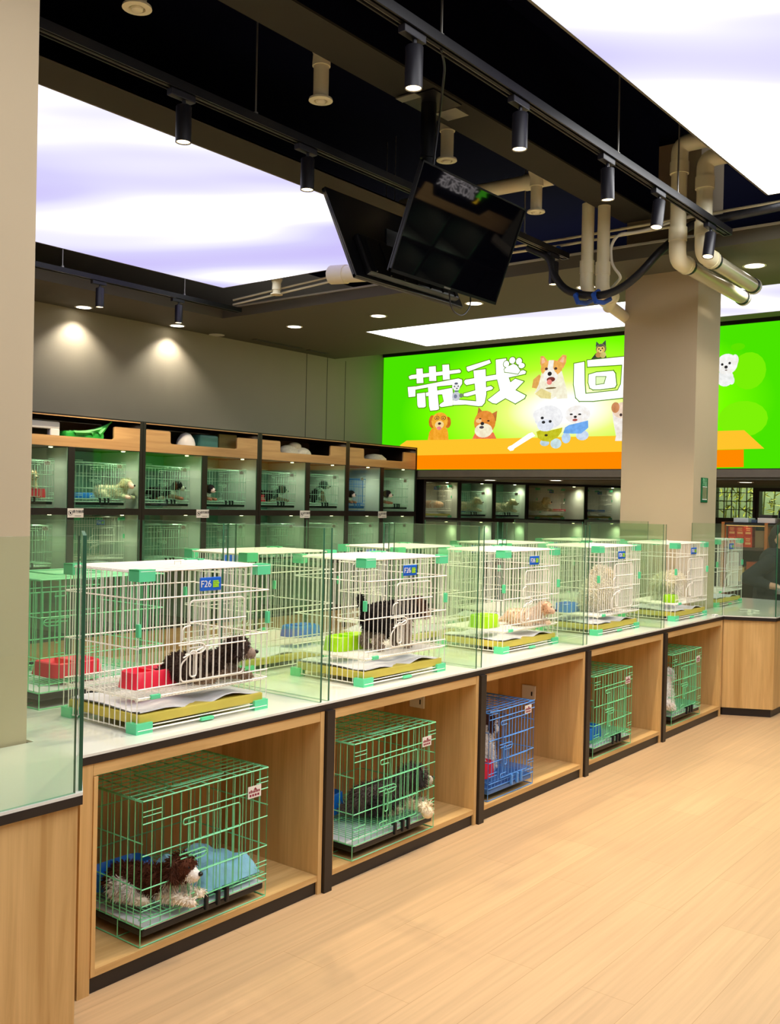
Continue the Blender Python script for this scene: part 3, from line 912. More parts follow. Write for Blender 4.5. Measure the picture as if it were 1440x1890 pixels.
def sign_sheet():
    m, nt, b, out = newmat('green_printed_sheet')
    nt.nodes.remove(b)
    tc = nt.nodes.new('ShaderNodeTexCoord')
    mp = nt.nodes.new('ShaderNodeMapping')
    mp.inputs['Location'].default_value = (5.72, 0, -2.72)
    mp2 = nt.nodes.new('ShaderNodeMapping')
    mp2.inputs['Scale'].default_value = (.40, 0, .95)
    gr = nt.nodes.new('ShaderNodeTexGradient')
    gr.gradient_type = 'SPHERICAL'
    rp = nt.nodes.new('ShaderNodeValToRGB')
    e = rp.color_ramp.elements
    e[0].position = 0.0
    e[0].color = srgb(70, 214, 0)
    e[1].position = .86
    e[1].color = (1, 1, .92, 1)
    for p, c in ((.22, (112, 240, 0)), (.5, (176, 255, 40)), (.68, (226, 255, 120))):
        k = e.new(p)
        k.color = srgb(*c)
    em_ = nt.nodes.new('ShaderNodeEmission')
    em_.inputs[1].default_value = GS
    L = nt.links.new
    L(tc.outputs['Object'], mp.inputs[0])
    L(mp.outputs[0], mp2.inputs[0])
    L(mp2.outputs[0], gr.inputs[0])
    L(gr.outputs['Fac'], rp.inputs[0])
    L(rp.outputs[0], em_.inputs[0])
    L(em_.outputs[0], out.inputs[0])
    return m


def epts(x, z, rx, rz, n=18):
    return [(x + rx * math.cos(2 * math.pi * k / n), z + rz * math.sin(2 * math.pi * k / n)) for k in range(n)]


SHEET = sign_sheet()
ROOT = thing('illuminated_sign', 'long glowing green sign with printed dogs, an orange box and white characters', 'sign', (-3.4, YB, 2.0))
MB().box(XW + .01, XG, YB + .012, YB + .16, 1.99, 3.62).box(XW + .01, XG, YB - .02, YB + .012, 3.545, 3.62).box(XW + .01, XG, YB - .02, YB + .012, 1.985, 1.994).build('frame', BLACK, ROOT)
sm = MB().box(XW + .012, XG - .02, YB, YB + .012, 1.994, 3.545)
sm_o = sm.build('printed_sheet', SHEET)
sm_o.parent = ROOT
sm_o.matrix_parent_inverse = Matrix.Translation((3.4, -YB, -2.0))
OLIVE = em((92, 140, 20), 1.0)
GWHITE = em((255, 255, 246), 1.25)


def emp(rgb):
    k = 'print_%d_%d_%d' % rgb
    if k in MATS:
        return MATS[k]
    m, nt, b, out = newmat(k)
    nt.nodes.remove(b)
    tc = nt.nodes.new('ShaderNodeTexCoord')
    nz = nt.nodes.new('ShaderNodeTexNoise')
    nz.inputs['Scale'].default_value = 16
    nz.inputs['Detail'].default_value = 6
    nz.inputs['Roughness'].default_value = .7
    rp = nt.nodes.new('ShaderNodeValToRGB')
    c = srgb(*rgb)
    rp.color_ramp.elements[0].position = .32
    rp.color_ramp.elements[1].position = .66
    rp.color_ramp.elements[0].color = (c[0] * .86, c[1] * .83, c[2] * .80, 1)
    rp.color_ramp.elements[1].color = tuple(min(1, v * 1.12 + .03) for v in c[:3]) + (1,)
    e = nt.nodes.new('ShaderNodeEmission')
    nt.links.new(tc.outputs['Object'], nz.inputs['Vector'])
    nt.links.new(nz.outputs['Fac'], rp.inputs['Fac'])
    nt.links.new(rp.outputs['Color'], e.inputs[0])
    nt.links.new(e.outputs[0], out.inputs[0])
    MATS[k] = m
    return m


def figure(name, shapes, layer, outline=0.0, omat=None, label=None):
    mats, mb = [], MB()
    if outline:
        mats.append(omat)
        for c, k, d in shapes:
            P = d if k == 'p' else epts(*d[0])
            for i in range(len(P)):
                a, b = Vector(P[i]), Vector(P[(i + 1) % len(P)])
                if (b - a).length < 1e-5:
                    continue
                u = (b - a).normalized() * outline
                n = Vector((-u.y, u.x))
                y = YB - layer - .0004
                q = [a - u + n, b + u + n, b + u - n, a - u - n]
                mb.prism([(p.x, p.y) for p in q], y, YB, 1, 0)
    for j, (c, k, d) in enumerate(shapes):
        mm = GWHITE if c == 'W' else em((232, 252, 190), 1.0) if c == 'H' else emp(tuple(c)) if name == 'printed_dog' else em(tuple(c), 1.0)
        if mm not in mats:
            mats.append(mm)
        P = d if k == 'p' else epts(*d[0])
        mb.prism(P, YB - layer - .0012 - j * .0004, YB, 1, mats.index(mm))
    return mb.build(name, mats, ROOT, label=label)


for cc, d in (((122, 240, 6), (-3.523, 3.039, .183, .2)), ((96, 228, 0), (-3.646, 3.306, .077, .039)), ((126, 242, 8), (-3.574, 2.526, .265, .194))):
    figure('printed_circle', [(cc, 'e', [d])], -.0009)
figure('printed_box', [tuple(x) for x in ART['box']], .0, label='orange open box printed along the foot of the sign')
for g in ART['glyphs']:
    figure('printed_character', g, .004, .011, OLIVE)
figure('printed_character_gap', [ART['hole']], .009, .008, OLIVE)
figure('printed_paw', ART['paw'], .007, .009, OLIVE)
figure('printed_bone', ART['bone'], .004)
for lab, shp in ART['dogs']:
    figure('printed_dog', shp, .008, label=lab + ' printed on the sign')


# ================================================================== the counter island
X0, XM, XB = -2.58, -3.16, -3.75
BY = [1.785 + 1.114 * k for k in range(6)]
HT = .755
NTH = ['nearest', 'second', 'third', 'fourth', 'farthest']

# continuous worktop with a black edge
prof = [(XB, 1.785), (-2.84, 1.785), (-2.84, -1.2), (-2.26, -1.2), (-2.26, 1.57), (X0, 1.785), (X0, 7.375), (-2.25, 7.55), (-2.25, 9.0), (-3.3, 9.0), (-3.3, 7.90), (-2.84, 7.90), (-2.84, 7.392), (XB, 7.392)]
t = thing('worktop', 'long white glossy worktop with a black edge along the row of cages', 'worktop', (-3.1, 4.5, .72))
MB().prism(prof, .747, HT, 2).build('top_sheet', TOPW, t)


def inset(pts, d):
    out = []
    n = len(pts)
    for i in range(n):
        a, b, c = Vector(pts[i - 1]), Vector(pts[i]), Vector(pts[(i + 1) % n])
        e1, e2 = (b - a).normalized(), (c - b).normalized()
        n1, n2 = Vector((-e1.y, e1.x)), Vector((-e2.y, e2.x))
        k = (n1 + n2)
        out.append(tuple(b + k * (d / max(.2, 1 + n1.dot(n2)))))
    return out


MB().prism(prof, .722, .7469, 2).build('black_edge', BLACK, t)


def bay(k):
    y0, y1 = BY[k], BY[k + 1]
    lab = 'oak-faced open counter bay holding the ' + ['nearest green cage with the curled white and brown dog', 'green cage with the grey dog and the blue bowl', 'blue cage',
                                                         'green cage fourth along the row', 'farthest green cage'][k]
    t = thing('counter_bay', lab, 'counter', (X0, y0, 0), group='open oak counter bays')
    if k:
        MB().box(XM - .0, X0 + .012, y0 + .001, y0 + .046, .0, .7215).build('black_post', BLACK, t)
    else:
        MB().box(XM, X0 - .004, y0 + .001, y0 + .046, .0, .7215).build('side_panel', WOOD, t)
    MB().box(XM, X0, y0 + .047, y0 + .062, .056, .68).build('side_panel', WOOD, t)
    MB().box(XM, X0 - .002, y1 - .024, y1 - .002, .0, .7215).build('side_panel', WOOD, t)
    MB().box(XM, XM + .015, y0 + .062, y1 - .024, .076, .68).build('back_panel', WOOD, t)
    MB().box(XM, X0 - .004, y0 + .047, y1 - .0245, .052, .075).build('shelf', WOODH, t)
    MB().box(X0 - .03, X0 - .012, y0 + .047, y1 - .0245, 0, .0515).build('kick_board', BLACK, t)
    MB().box(XM, X0 - .004, y0 + .047, y1 - .0245, .683, .7215).build('apron', WOODH, t)
    MB().box(XB, XM - .005, y0 + .001, y1 - .002, .0, .7215).build('rear_cabinet_body', WOOD, t)


for k in range(5):
    bay(k)


def end_cabinet(pts, label, loc):
    t = thing('end_cabinet', label, 'cabinet', loc)
    q = inset(pts, .012)
    MB().prism(q, .06, .7215, 2).build('body', WOOD, t)
    MB().prism(inset(pts, .03), 0, .06, 2).build('kick_board', BLACK, t)
    return t


end_cabinet([(-2.84, 1.78), (-2.84, -1.2), (-2.26, -1.2), (-2.26, 1.57), (X0, 1.78)], 'oak end cabinet cut off at the lower corner, wrapped round the nearest pillar', (-2.55, .5, 0))
end_cabinet([(-2.84, 7.395), (X0, 7.378), (-2.25, 7.55), (-2.25, 9.0), (-3.3, 9.0), (-3.3, 7.90), (-2.84, 7.90)], 'oak end cabinet with an angled face at the far end of the counter', (-2.55, 8.2, 0))


# glass dividers
def pane(mb, a, b, z0, z1, th=.01):
    """upright pane between two plan points; faces material 0, edges 1, top edge 2"""
    a, b = Vector(a), Vector(b)
    n = Vector((-(b - a).y, (b - a).x)).normalized() * th / 2
    P = [a + n, b + n, b - n, a - n]
    vs = [(p.x, p.y, z0) for p in P] + [(p.x, p.y, z1) for p in P]
    base = len(mb.v)
    mb.v += vs
    mb.f += [tuple(base + i for i in f) for f in ((0, 1, 5, 4), (2, 3, 7, 6), (1, 2, 6, 5), (3, 0, 4, 7), (4, 5, 6, 7), (3, 2, 1, 0))]
    mb.m += [0, 0, 1, 1, 2, 2]
    return mb


GM = [GLASS, GEDGE, GEDGET]
ZG = 1.443


def partition(panes, label, group='clear glass partitions on the counter'):
    a, b = panes[0]
    t = thing('glass_partition', label, 'glass partition', ((a[0] + b[0]) / 2, (a[1] + b[1]) / 2, HT), group=group)
    for a, b in panes:
        pane(MB(), a, b, HT + .0005, ZG).build('pane', GM, t)
        d = (Vector(b) - Vector(a)).normalized()
    return t


dl = ['glass divider at the near end of the front cage row, in front of the cage with the red bowl',
      'paired glass divider between the first and second white front cages',
      'paired glass divider between the second and third white front cages',
      'paired glass divider between the third and fourth white front cages',
      'paired glass divider between the fourth and fifth white front cages',
      'glass divider at the far end of the front cage row against the far pillar']
for k in range(6):
    y = BY[k]
    if k == 0:
        partition([((-2.93, y + .012), (XM - .01, y + .012))], dl[k])
    elif k == 5:
        partition([((-2.59, y + .012), (-2.84, y + .012))], dl[k])
    else:
        partition([((X0 - .012, y - .016), (XM + .015, y - .016)), ((X0 - .012, y + .030), (XM + .015, y + .030))], dl[k])
bl = ['glass divider of the rear row reaching behind the nearest pillar', 'rear glass divider behind the gap of the first and second white front cages', 'rear glass divider behind the gap of the second and third white front cages',
      'rear glass divider behind the gap of the third and fourth white front cages', 'rear glass divider behind the gap of the fourth and fifth white front cages', 'rear glass divider beside the far pillar']
for k in range(6):
    y = BY[k] + (.012 if k in (0,) else 0)
    partition([((XM - .03, y), (XB + .01, y))], bl[k])
partition([((XB + .006, BY[0] + .03), (XB + .006, BY[1] - .02))], 'long glass back pane behind the green cage at the nearest corner')
partition([((-2.27, -1.1), (-2.27, 1.55)), ((-2.275, 1.572), (X0 - .004, 1.778))], 'glass guard on the end cabinet in front of the nearest pillar')
partition([((X0 - .004, 7.388), (-2.268, 7.553)), ((-2.262, 7.57), (-2.262, 8.9))], 'glass guard on the angled end cabinet at the far end')


# ---------------------------------------------------------------- cages
def grid_panel(mb, axis, c, u0, u1, z0, z1, step, hz, r=.0022, rh=.0026, extra=True):
    """vertical wires in plane axis=c from u0..u1, with horizontal wires at hz"""
    n = max(2, round((u1 - u0) / step))
    def P(u, z, d=0):
        return (c + d, u, z) if axis == 0 else (u, c + d, z)
    for i in range(n + 1):
        u = u0 + (u1 - u0) * i / n
        mb.wire(P(u, z0), P(u, z1), r)
    for z in hz:
        mb.wire(P(u0, z, r * 1.5), P(u1, z, r * 1.5), rh)
    return mb


def corner_block(mb, x, y, z, sx, sy, up, L=.062, w=.05, t=.022):
    """L shaped plastic corner hugging a vertical edge at (x, y)"""
    z0, z1 = (z - .034, z + .006) if up else (z, z + .036)
    pts = [(x + sx * .006, y + sy * .006), (x - sx * w, y + sy * .006), (x - sx * w, y - sy * t), (x - sx * t, y - sy * t), (x - sx * t, y - sy * L), (x + sx * .006, y - sy * L)]
    mb.prism(pts, z0, z1, 2)
    if up:
        pts = [(x + sx * .006, y + sy * .006), (x - sx * w, y + sy * .006), (x + sx * .006, y - sy * L)]
        mb.prism(pts, z1 - .006, z1, 2)


def white_cage(label, loc):
    """front is +x; origin at base centre"""
    w, d, h = .60, .42, .545
    hx, hy = d / 2, w / 2
    t = thing('pet_cage', label, 'cage', loc, group='white cages with mint corners')
    hz = (.14, .285, .455)
    f = MB()
    n = 20
    zf = .120
    for i in range(n + 1):
        y = -hy + w * i / n
        f.wire((hx, y, zf if 0 < i < n else .01), (hx, y, h), .0023)
    for z in (.120, .150, .29, .452, h):
        f.wire((hx + .004, -hy, z), (hx + .004, hy, z), .0027)
    f.wire((hx + .004, -hy, .012), (hx + .004, hy, .012), .0034).wire((hx - .006, -hy, .022), (hx - .006, hy, .022), .0024)
    f.build('front_panel', WIREW, t, local=True)
    grid_panel(MB(), 0, -hx, -hy, hy, .01, h, .032, (.012, .14, .285, .455, h)).build('back_panel', WIREW, t, local=True)
    for s in (-1, 1):
        grid_panel(MB(), 1, s * hy, -hx, hx, .01, h, .030, (.012, .120, .285, .452, h)).build('side_panel', WIREW, t, local=True)
    tp = MB()
    for i in range(12):
        x = -hx + d * i / 11
        tp.wire((x, -hy, h), (x, hy, h), .0022)
    for i in range(6):
        y = -hy + w * i / 5
        tp.wire((-hx, y, h - .004), (hx, y, h - .004), .0026)
    tp.wire((0, .02, h), (0, .02, h + .014), .002).wire((0, .02, h + .014), (0, .05, h + .014), .002).wire((0, .05, h + .014), (0, .05, h), .002)
    tp.build('top_panel', WIREW, t, local=True)
    fg = MB()
    for i in range(41):
        y = -hy + .006 + (w - .012) * i / 40
        fg.wire((-hx + .004, y, .114), (hx - .004, y, .114), .0017)
    for x in (-hx + .01, -.07, .07, hx - .01):
        fg.wire((x, -hy, .111), (x, hy, .111), .0026)
    fg.build('floor_grid', WIREW, t, local=True)
    # door
    dr = MB()
    dy0, dy1, dz0, dz1 = -.09, .17, .155, .435
    P = rounded([(hx + .009, dy1, dz1), (hx + .009, dy0, dz1), (hx + .009, dy0, .24), (hx + .009, dy0 - .035, .22), (hx + .009, dy0 - .035, dz0), (hx + .009, dy1, dz0)], .02, 4, closed=True)
    dr.tube(P, .003, n=5, cap=False)
    for i in range(1, 9):
        y = dy0 + (dy1 - dy0) * i / 9
        dr.wire((hx + .009, y, dz0), (hx + .009, y, dz1), .0021)
    for z in (.27, .36):
        dr.wire((hx + .011, dy0, z), (hx + .011, dy1 + .008, z), .0026)
    do = dr.build('door', WIREW, t, local=True)
    lt = MB()
    lt.tube(rounded([(hx + .015, dy0 - .05, .285), (hx + .015, dy0 + .055, .285), (hx + .015, dy0 + .075, .268), (hx + .015, dy0 + .055, .25), (hx + .015, dy0 - .02, .25)], .012, 3), .003, n=5)
    lt.tube(rounded([(hx + .016, dy0 - .035, .30), (hx + .016, dy0 - .035, .345), (hx + .016, dy0 + .0, .35)], .014, 3), .0028, n=5)
    lt.tube(rounded([(hx + .017, dy0 + .0, .26), (hx + .017, dy0 + .0, .17), (hx + .017, dy0 + .028, .17), (hx + .017, dy0 + .028, .26)], .012, 4, closed=True), .0032, n=5, cap=False)
    lt.wire((hx + .016, dy0 - .03, .24), (hx + .016, dy0 + .06, .268), .003)
    lt.build('latch', WIREW, do, local=True)
    for s in (-1, 1):
        for q in (-1, 1):
            for up in (False, True):
                c = MB()
                corner_block(c, s * hx, q * hy, h if up else 0, s, q, up)
                c.build('corner_block', MINT, t, local=True)
    for q in (-1, 1):
        cl = MB().rbox(hx - .008, hx + .009, q * hy - .006, q * hy + .006, .325, .37, .002)
        cl.build('clip', MINT, t, local=True)
    MB().rbox(hx - .002, hx + .014, -.03, .03, .004, .016, .003).build('clip', MINT, t, local=True)
    MB().rbox(hx, hx + .012, -hy + .05, -hy + .09, .112, .128, .003).build('clip', MINT, t, local=True)
    MB().rbox(-hx + .012, hx - .004, -hy + .012, hy - .012, .028, .062, .006).build('tray', TRAYY, t, local=True)
    pp = MB()
    N, Mm = 16, 8
    vs = []
    for i in range(N + 1):
        for j in range(Mm + 1):
            y = -hy + .02 + (w - .04) * i / N
            x = -hx + .02 + (d - .03) * j / Mm
            vs.append((x, y, .068 + .006 * math.sin(i * .9 + j * .5) + (.010 * math.sin(i * .55 + 1) if j == Mm else 0)))
    b = len(vs)
    vs += [(v[0], v[1], v[2] - .004) for v in vs]
    fs = []
    for i in range(N):
        for j in range(Mm):
            a = i * (Mm + 1) + j
            fs += [(a, a + 1, a + Mm + 2, a + Mm + 1), (b + a, b + a + Mm + 1, b + a + Mm + 2, b + a + 1)]
    for i in range(N):
        for a in (i * (Mm + 1), i * (Mm + 1) + Mm):
            fs.append((a, a + Mm + 1, b + a + Mm + 1, b + a))
    pp.add(vs, fs)
    pp.build('paper_pad', PAD, t, local=True)
    pl = MB().rbox(hx + .005, hx + .012, -.045, .052, .466, .514, .003)
    po = pl.build('name_plate', pm('blue_plate', (14, 96, 206), .35), t, local=True)
    tx = text('F26', .034, WHITEP, po, (hx + .0125, -.020, .490), (math.pi / 2, 0, math.pi / 2), .0008)
    g = MB()
    for i, (zz, ww) in enumerate(((.500, .026), (.493, .030), (.486, .024), (.480, .028))):
        g.box(hx + .012, hx + .0135, .012, .012 + ww, zz - .002, zz + .002)
    for i in range(4):
        g.box(hx + .012, hx + .0135, .013 + i * .0075, .0155 + i * .0075, .479, .502)
    g.build('printed_mark', LIME, po, local=True)
    return t


CB = [(-2.885, 2.362), (-2.885, 3.545), (-2.955, 4.785), (-2.935, 5.86), (-2.895, 6.985)]
cage_lab = ['white mint-cornered cage with a dark puppy lying beside a red bowl', 'white mint-cornered cage with a black and grey puppy standing over a lime bowl',
            'white mint-cornered cage with a beige puppy curled up and a lime bowl', 'white mint-cornered cage with a big fluffy cream dog and a blue bowl',
            'white mint-cornered cage with a cream dog over a lime bowl, farthest in the row']
WC = white_cage(cage_lab[0], (CB[0][0], CB[0][1], HT))
for k in range(1, 5):
    dup(WC, (CB[k][0], CB[k][1], HT), cage_lab[k])
# rear row, backs to the front row
rear_lab = ['white mint-cornered cage in the rear row behind the divider of the first two front cages', 'white mint-cornered cage in the rear row behind the standing puppy',
            'white mint-cornered cage in the rear row behind the beige puppy', 'white mint-cornered cage in the rear row behind the fluffy cream dog']
for k in range(4):
    dup(WC, (-3.46, BY[k + 1] + .50, HT), rear_lab[k], rz=math.pi)
dup(WC, (-3.045, 8.215, HT), 'white mint-cornered cage on the far end cabinet beside the seated person', rz=0)


def crate(label, loc, wm, trm, padm, w=.57, d=.44, h=.48, kind='green'):
    """folding wire crate on short legs, front is +x"""
    hx, hy = d / 2, w / 2
    t = thing('pet_crate', label, 'cage', loc, group='folding wire crates under the counter')
    zb = .062
    n = 14
    f = MB()
    for i in range(n + 1):
        y = -hy + w * i / n
        f.wire((hx, y, zb if 0 < i < n else 0), (hx, y, h), .0021)
    for z in (zb, .085, .19, .30, .405, h):
        f.wire((hx + .003, -hy, z), (hx + .003, hy, z), .0025)
    f.wire((hx, -hy, .002), (hx, hy, .002), .0025)
    for z in (.43, .445, .12, .135):
        f.wire((hx + .004, -hy, z), (hx + .004, -hy + .075, z), .0018)
        f.wire((hx + .004, hy - .06, z), (hx + .004, hy, z), .0018)
    f.build('front_panel', wm, t, local=True)
    b = grid_panel(MB(), 0, -hx, -hy, hy, zb, h, .041, (zb, .19, .34, h), .0021, .0025)
    b.wire((-hx, -hy, .002), (-hx, hy, .002), .0025)
    for s in (-1, 1):
        b.wire((-hx, s * hy, 0), (-hx, s * hy, zb), .0022)
    b.build('back_panel', wm, t, local=True)
    for s in (-1, 1):
        q = grid_panel(MB(), 1, s * hy, -hx, hx, zb, h, .038, (zb, .19, .34, h), .0021, .0025)
        q.wire((-hx, s * hy, .002), (hx, s * hy, .002), .0025)
        for x in (-hx + .12, hx - .12):
            q.wire((x, s * hy, 0), (x, s * hy, zb), .0022)
            q.wire((x, s * hy, .004), (x, s * hy - s * .05, .004), .0022)
        q.build('side_panel', wm, t, local=True)
    tp = MB()
    for i in range(13):
        x = -hx + d * i / 12
        tp.wire((x, -hy, h), (x, hy, h), .0021)
    for i in range(9):
        y = -hy + w * i / 8
        tp.wire((-hx, y, h - .003), (hx, y, h - .003), .0022)
    tp.tube(rounded([(hx - .05, -.12, h + .004), (hx - .05, .12, h + .004), (-.05, .12, h + .004), (-.05, -.12, h + .004)], .02, 3, closed=True), .0028, n=5, cap=False)
    tp.build('top_panel', wm, t, local=True)
    fg = MB()
    for i in range(31):
        y = -hy + .006 + (w - .012) * i / 30
        fg.wire((-hx + .004, y, .090), (hx - .004, y, .090), .0016)
    for x in (-hx + .01, 0, hx - .01):
        fg.wire((x, -hy, .088), (x, hy, .088), .0022)
    fg.build('floor_grid', wm, t, local=True)
    dr = MB()
    dy0, dy1, dz0, dz1 = -.10, .14, .10, .385
    dr.tube(rounded([(hx + .009, dy0 + .035, dz1 - .02), (hx + .009, dy0 - .02, dz1 - .02), (hx + .009, dy0 - .02, dz1), (hx + .009, dy1, dz1), (hx + .009, dy1, dz0), (hx + .009, dy0 - .02, dz0), (hx + .009, dy0 - .02, dz0 + .02), (hx + .009, dy0 + .035, dz0 + .02)], .012, 4), .0027, n=5)
    for i in range(1, 8):
        y = dy0 + (dy1 - dy0) * i / 8
        dr.wire((hx + .008, y, dz0), (hx + .008, y, dz1), .0021)
    dr.wire((hx + .008, dy0 + .005, dz0), (hx + .008, dy0 + .005, dz1), .0025)
    for z in (.19, .30):
        dr.wire((hx + .010, dy0, z), (hx + .010, dy1 + .006, z), .0023)
    do = dr.build('door', wm, t, local=True)
    lt = MB()
    lt.tube(rounded([(hx + .016, dy0 - .04, .27), (hx + .016, dy0 + .07, .27), (hx + .016, dy0 + .085, .255), (hx + .016, dy0 + .07, .24), (hx + .016, dy0 + .0, .24)], .01, 3), .0026, n=5)
    lt.tube(rounded([(hx + .017, dy0 + .0, .265), (hx + .017, dy0 + .0, .165), (hx + .017, dy0 + .026, .165), (hx + .017, dy0 + .026, .25)], .012, 4, closed=True), .0026, n=5, cap=False)
    lt.wire((hx + .016, dy0 - .035, .255), (hx + .016, dy0 + .08, .255), .0026)
    lt.build('latch', wm, do, local=True)
    hm = wm if kind == 'blue' else TRAYK
    for y in (-.02, .035, .075):
        c = MB().rbox(hx + .004, hx + .018, y, y + .014, .045, .098, .004).rbox(hx - .004, hx + .006, y - .003, y + .017, .085, .10, .003)
        c.build('clip', hm, t, local=True)
    MB().rbox(-hx + .010, hx - .002, -hy + .010, hy - .010, .030, .055, .006).build('tray', trm, t, local=True)
    pd = MB().rbox(-hx + .012, hx + .003, -hy + .015, hy - .015, .0555, .062, .003)
    pd.build('pad', padm, t, local=True)
    cd = MB().box(hx + .006, hx + .0085, hy - .105, hy - .04, .385, .428)
    co = cd.build('name_card', WHITEP, t, local=True)
    mk = MB()
    for i in range(7):
        mk.box(hx + .0085, hx + .0092, hy - .101 + i * .0080, hy - .0955 + i * .0080, .404, .412 + (.003 if i in (1, 4) else 0))
    mk.prism([(hy - .078, .414), (hy - .062, .414), (hy - .070, .423)], hx + .0085, hx + .0092, 0)
    for i in range(4):
        mk.box(hx + .0085, hx + .0092, hy - .098 + i * .013, hy - .089 + i * .013, .391, .399)
    mk.build('printed_mark', pm('maroon_print', (140, 16, 50), .5), co, local=True)
    return t


UY = [(-2.815, 2.315, 'green folding crate with a curled white and brown dog and a pale blue cloth'), (-2.80, 3.365, 'green folding crate with a grey dog poking a paw through the front')]
SH = .0755
GC = crate(UY[0][2], (UY[0][0], UY[0][1], SH), WIREG, TRAYK, PAD)
dup(GC, (UY[1][0], UY[1][1], SH), UY[1][2])
crate('blue folding crate with a white and brown dog and a red bowl', (-2.80, 4.36, SH), WIREB, TRAYB, TRAYB, w=.44, d=.40, h=.44, kind='blue')
GC2 = crate('green folding crate with a bright blue bowl and no dog, fourth bay', (-2.80, 5.52, SH), WIREG, TRAYK, PAD, w=.52, d=.42, h=.48)
dup(GC2, (-2.80, 6.69, SH), 'green folding crate farthest along the counter with a white dog at its near side')
# green crate on the rear row at the near corner
RC = dup(GC, (-3.46, 2.34, HT), 'green folding crate on the rear row beside the nearest pillar, red bowl inside', rz=math.pi)


# bowls
def bowl(label, loc, mat, w=.17, d=.10, h=.05, rz=0, double=True):
    t = thing('pet_bowl', label, 'bowl', loc, rz, group='plastic pet bowls')
    m = MB()
    hw, hd = w / 2, d / 2
    o = [(-hd, -hw), (hd, -hw), (hd, hw), (-hd, hw)]
    vs, fs = [], []
    rings = [(1.0, 0), (.90, h), (.84, h + .004), (.80, h), (.62, .012)]
    n = 20
    for s, z in rings:
        for k in range(n):
            a = 2 * math.pi * k / n
            c, q = math.cos(a), math.sin(a)
            c = math.copysign(abs(c) ** .45, c)
            q = math.copysign(abs(q) ** .45, q)
            vs.append((c * hd * s, q * hw * s, z))
    for i in range(len(rings) - 1):
        for k in range(n):
            fs.append((i * n + k, i * n + (k + 1) % n, (i + 1) * n + (k + 1) % n, (i + 1) * n + k))
    fs += [tuple(range(n))[::-1], tuple(range((len(rings) - 1) * n, len(rings) * n))]
    m.add(vs, fs)
    m.build('dish', mat, t, local=True, smooth=True)
    if double:
        MB().rbox(-hd * .8, hd * .8, -.006, .006, .012, h + .002, .002).build('divider', mat, t, local=True)
    return t


ZF = HT + .1165
bowl('red double bowl in the nearest white cage beside the lying dark puppy', (-2.87, 2.26, ZF), RED, .21, .12, .055)
bowl('lime double bowl under the standing black and grey puppy', (-2.95, 3.46, ZF), LIME, .26, .12, .06)
bowl('lime bowl beside the curled beige puppy', (-2.95, 4.62, ZF), LIME, .17, .13, .065)
bowl('blue bowl behind the big fluffy cream dog', (-3.02, 5.72, ZF), BLUE, .20, .13, .05)
bowl('lime bowl before the cream dog in the farthest white front cage', (-2.79, 6.86, ZF), LIME, .12, .09, .05)
bowl('red dish in the green crate on the rear row by the nearest pillar', (-3.40, 2.28, HT + .0925), RED, .24, .2, .05)
bowl('blue bowl in the rear row cage behind the first divider', (-3.40, 3.62, ZF), BLUE, .2, .14, .05)
ZU = SH + .0925
bowl('blue bowl behind the curled white and brown dog', (-2.93, 2.20, ZU), BLUE, .26, .13, .055)
bowl('blue bowl in the crate of the grey dog with the paw outside', (-2.90, 3.27, ZU), BLUE, .15, .13, .085, double=False)
bowl('red bowl in the corner of the blue crate', (-2.70, 4.235, ZU), RED, .11, .11, .075)
bowl('bright blue bowl in the fourth crate along the counter', (-2.71, 5.39, ZU), BLUE, .22, .16, .06)
# cloth in the first crate
cm = MB()
N, Mm = 18, 14
vs = []
for i in range(N + 1):
    for j in range(Mm + 1):
        a, b = i / N, j / Mm
        e = min(a, 1 - a, b, 1 - b)
        vs.append(((b - .5) * .30, (a - .5) * .27, .002 + .055 * min(1, e * 9) ** .6 + .012 * math.sin(a * 11 + b * 5) * min(1, e * 6) + .008 * math.sin(b * 17) * min(1, e * 6)))
b0 = len(vs)
vs += [(v[0], v[1], 0) for v in vs]
fs = []
for i in range(N):
    for j in range(Mm):
        a = i * (Mm + 1) + j
        fs += [(a, a + 1, a + Mm + 2, a + Mm + 1), (b0 + a, b0 + a + Mm + 1, b0 + a + Mm + 2, b0 + a + 1)]
cm.add(vs, fs)
o = cm.build('cloth', TOWEL, smooth=True)
o.location = (-2.755, 2.445, ZU)
tag(o, 'crumpled pale blue cloth beside the curled white and brown dog', 'cloth')
# sockets
for y, z, lab in ((BY[2] - .0245, .56, 'white wall socket inside the second counter bay'), (BY[3] - .0245, .445, 'white wall socket above the blue crate')):
    t = thing('wall_socket', lab, 'socket', (-2.95, y, z), group='white sockets in the counter bays')
    MB().rbox(-2.975, -2.885, y - .010, y - .0002, z - .04, z + .04, .003).build('plate', WHITEP, t)
    MB().box(-2.912, -2.904, y - .0115, y - .0100, z - .02, z + .004).build('slot', TRAYK, t)


# ================================================================== wall compartments
def led(p, k=1.0):
    o = spot('compartment_lamp', p, LED_W * k, 160, None, (1, .94, .74), .05, None, .9)
    return o


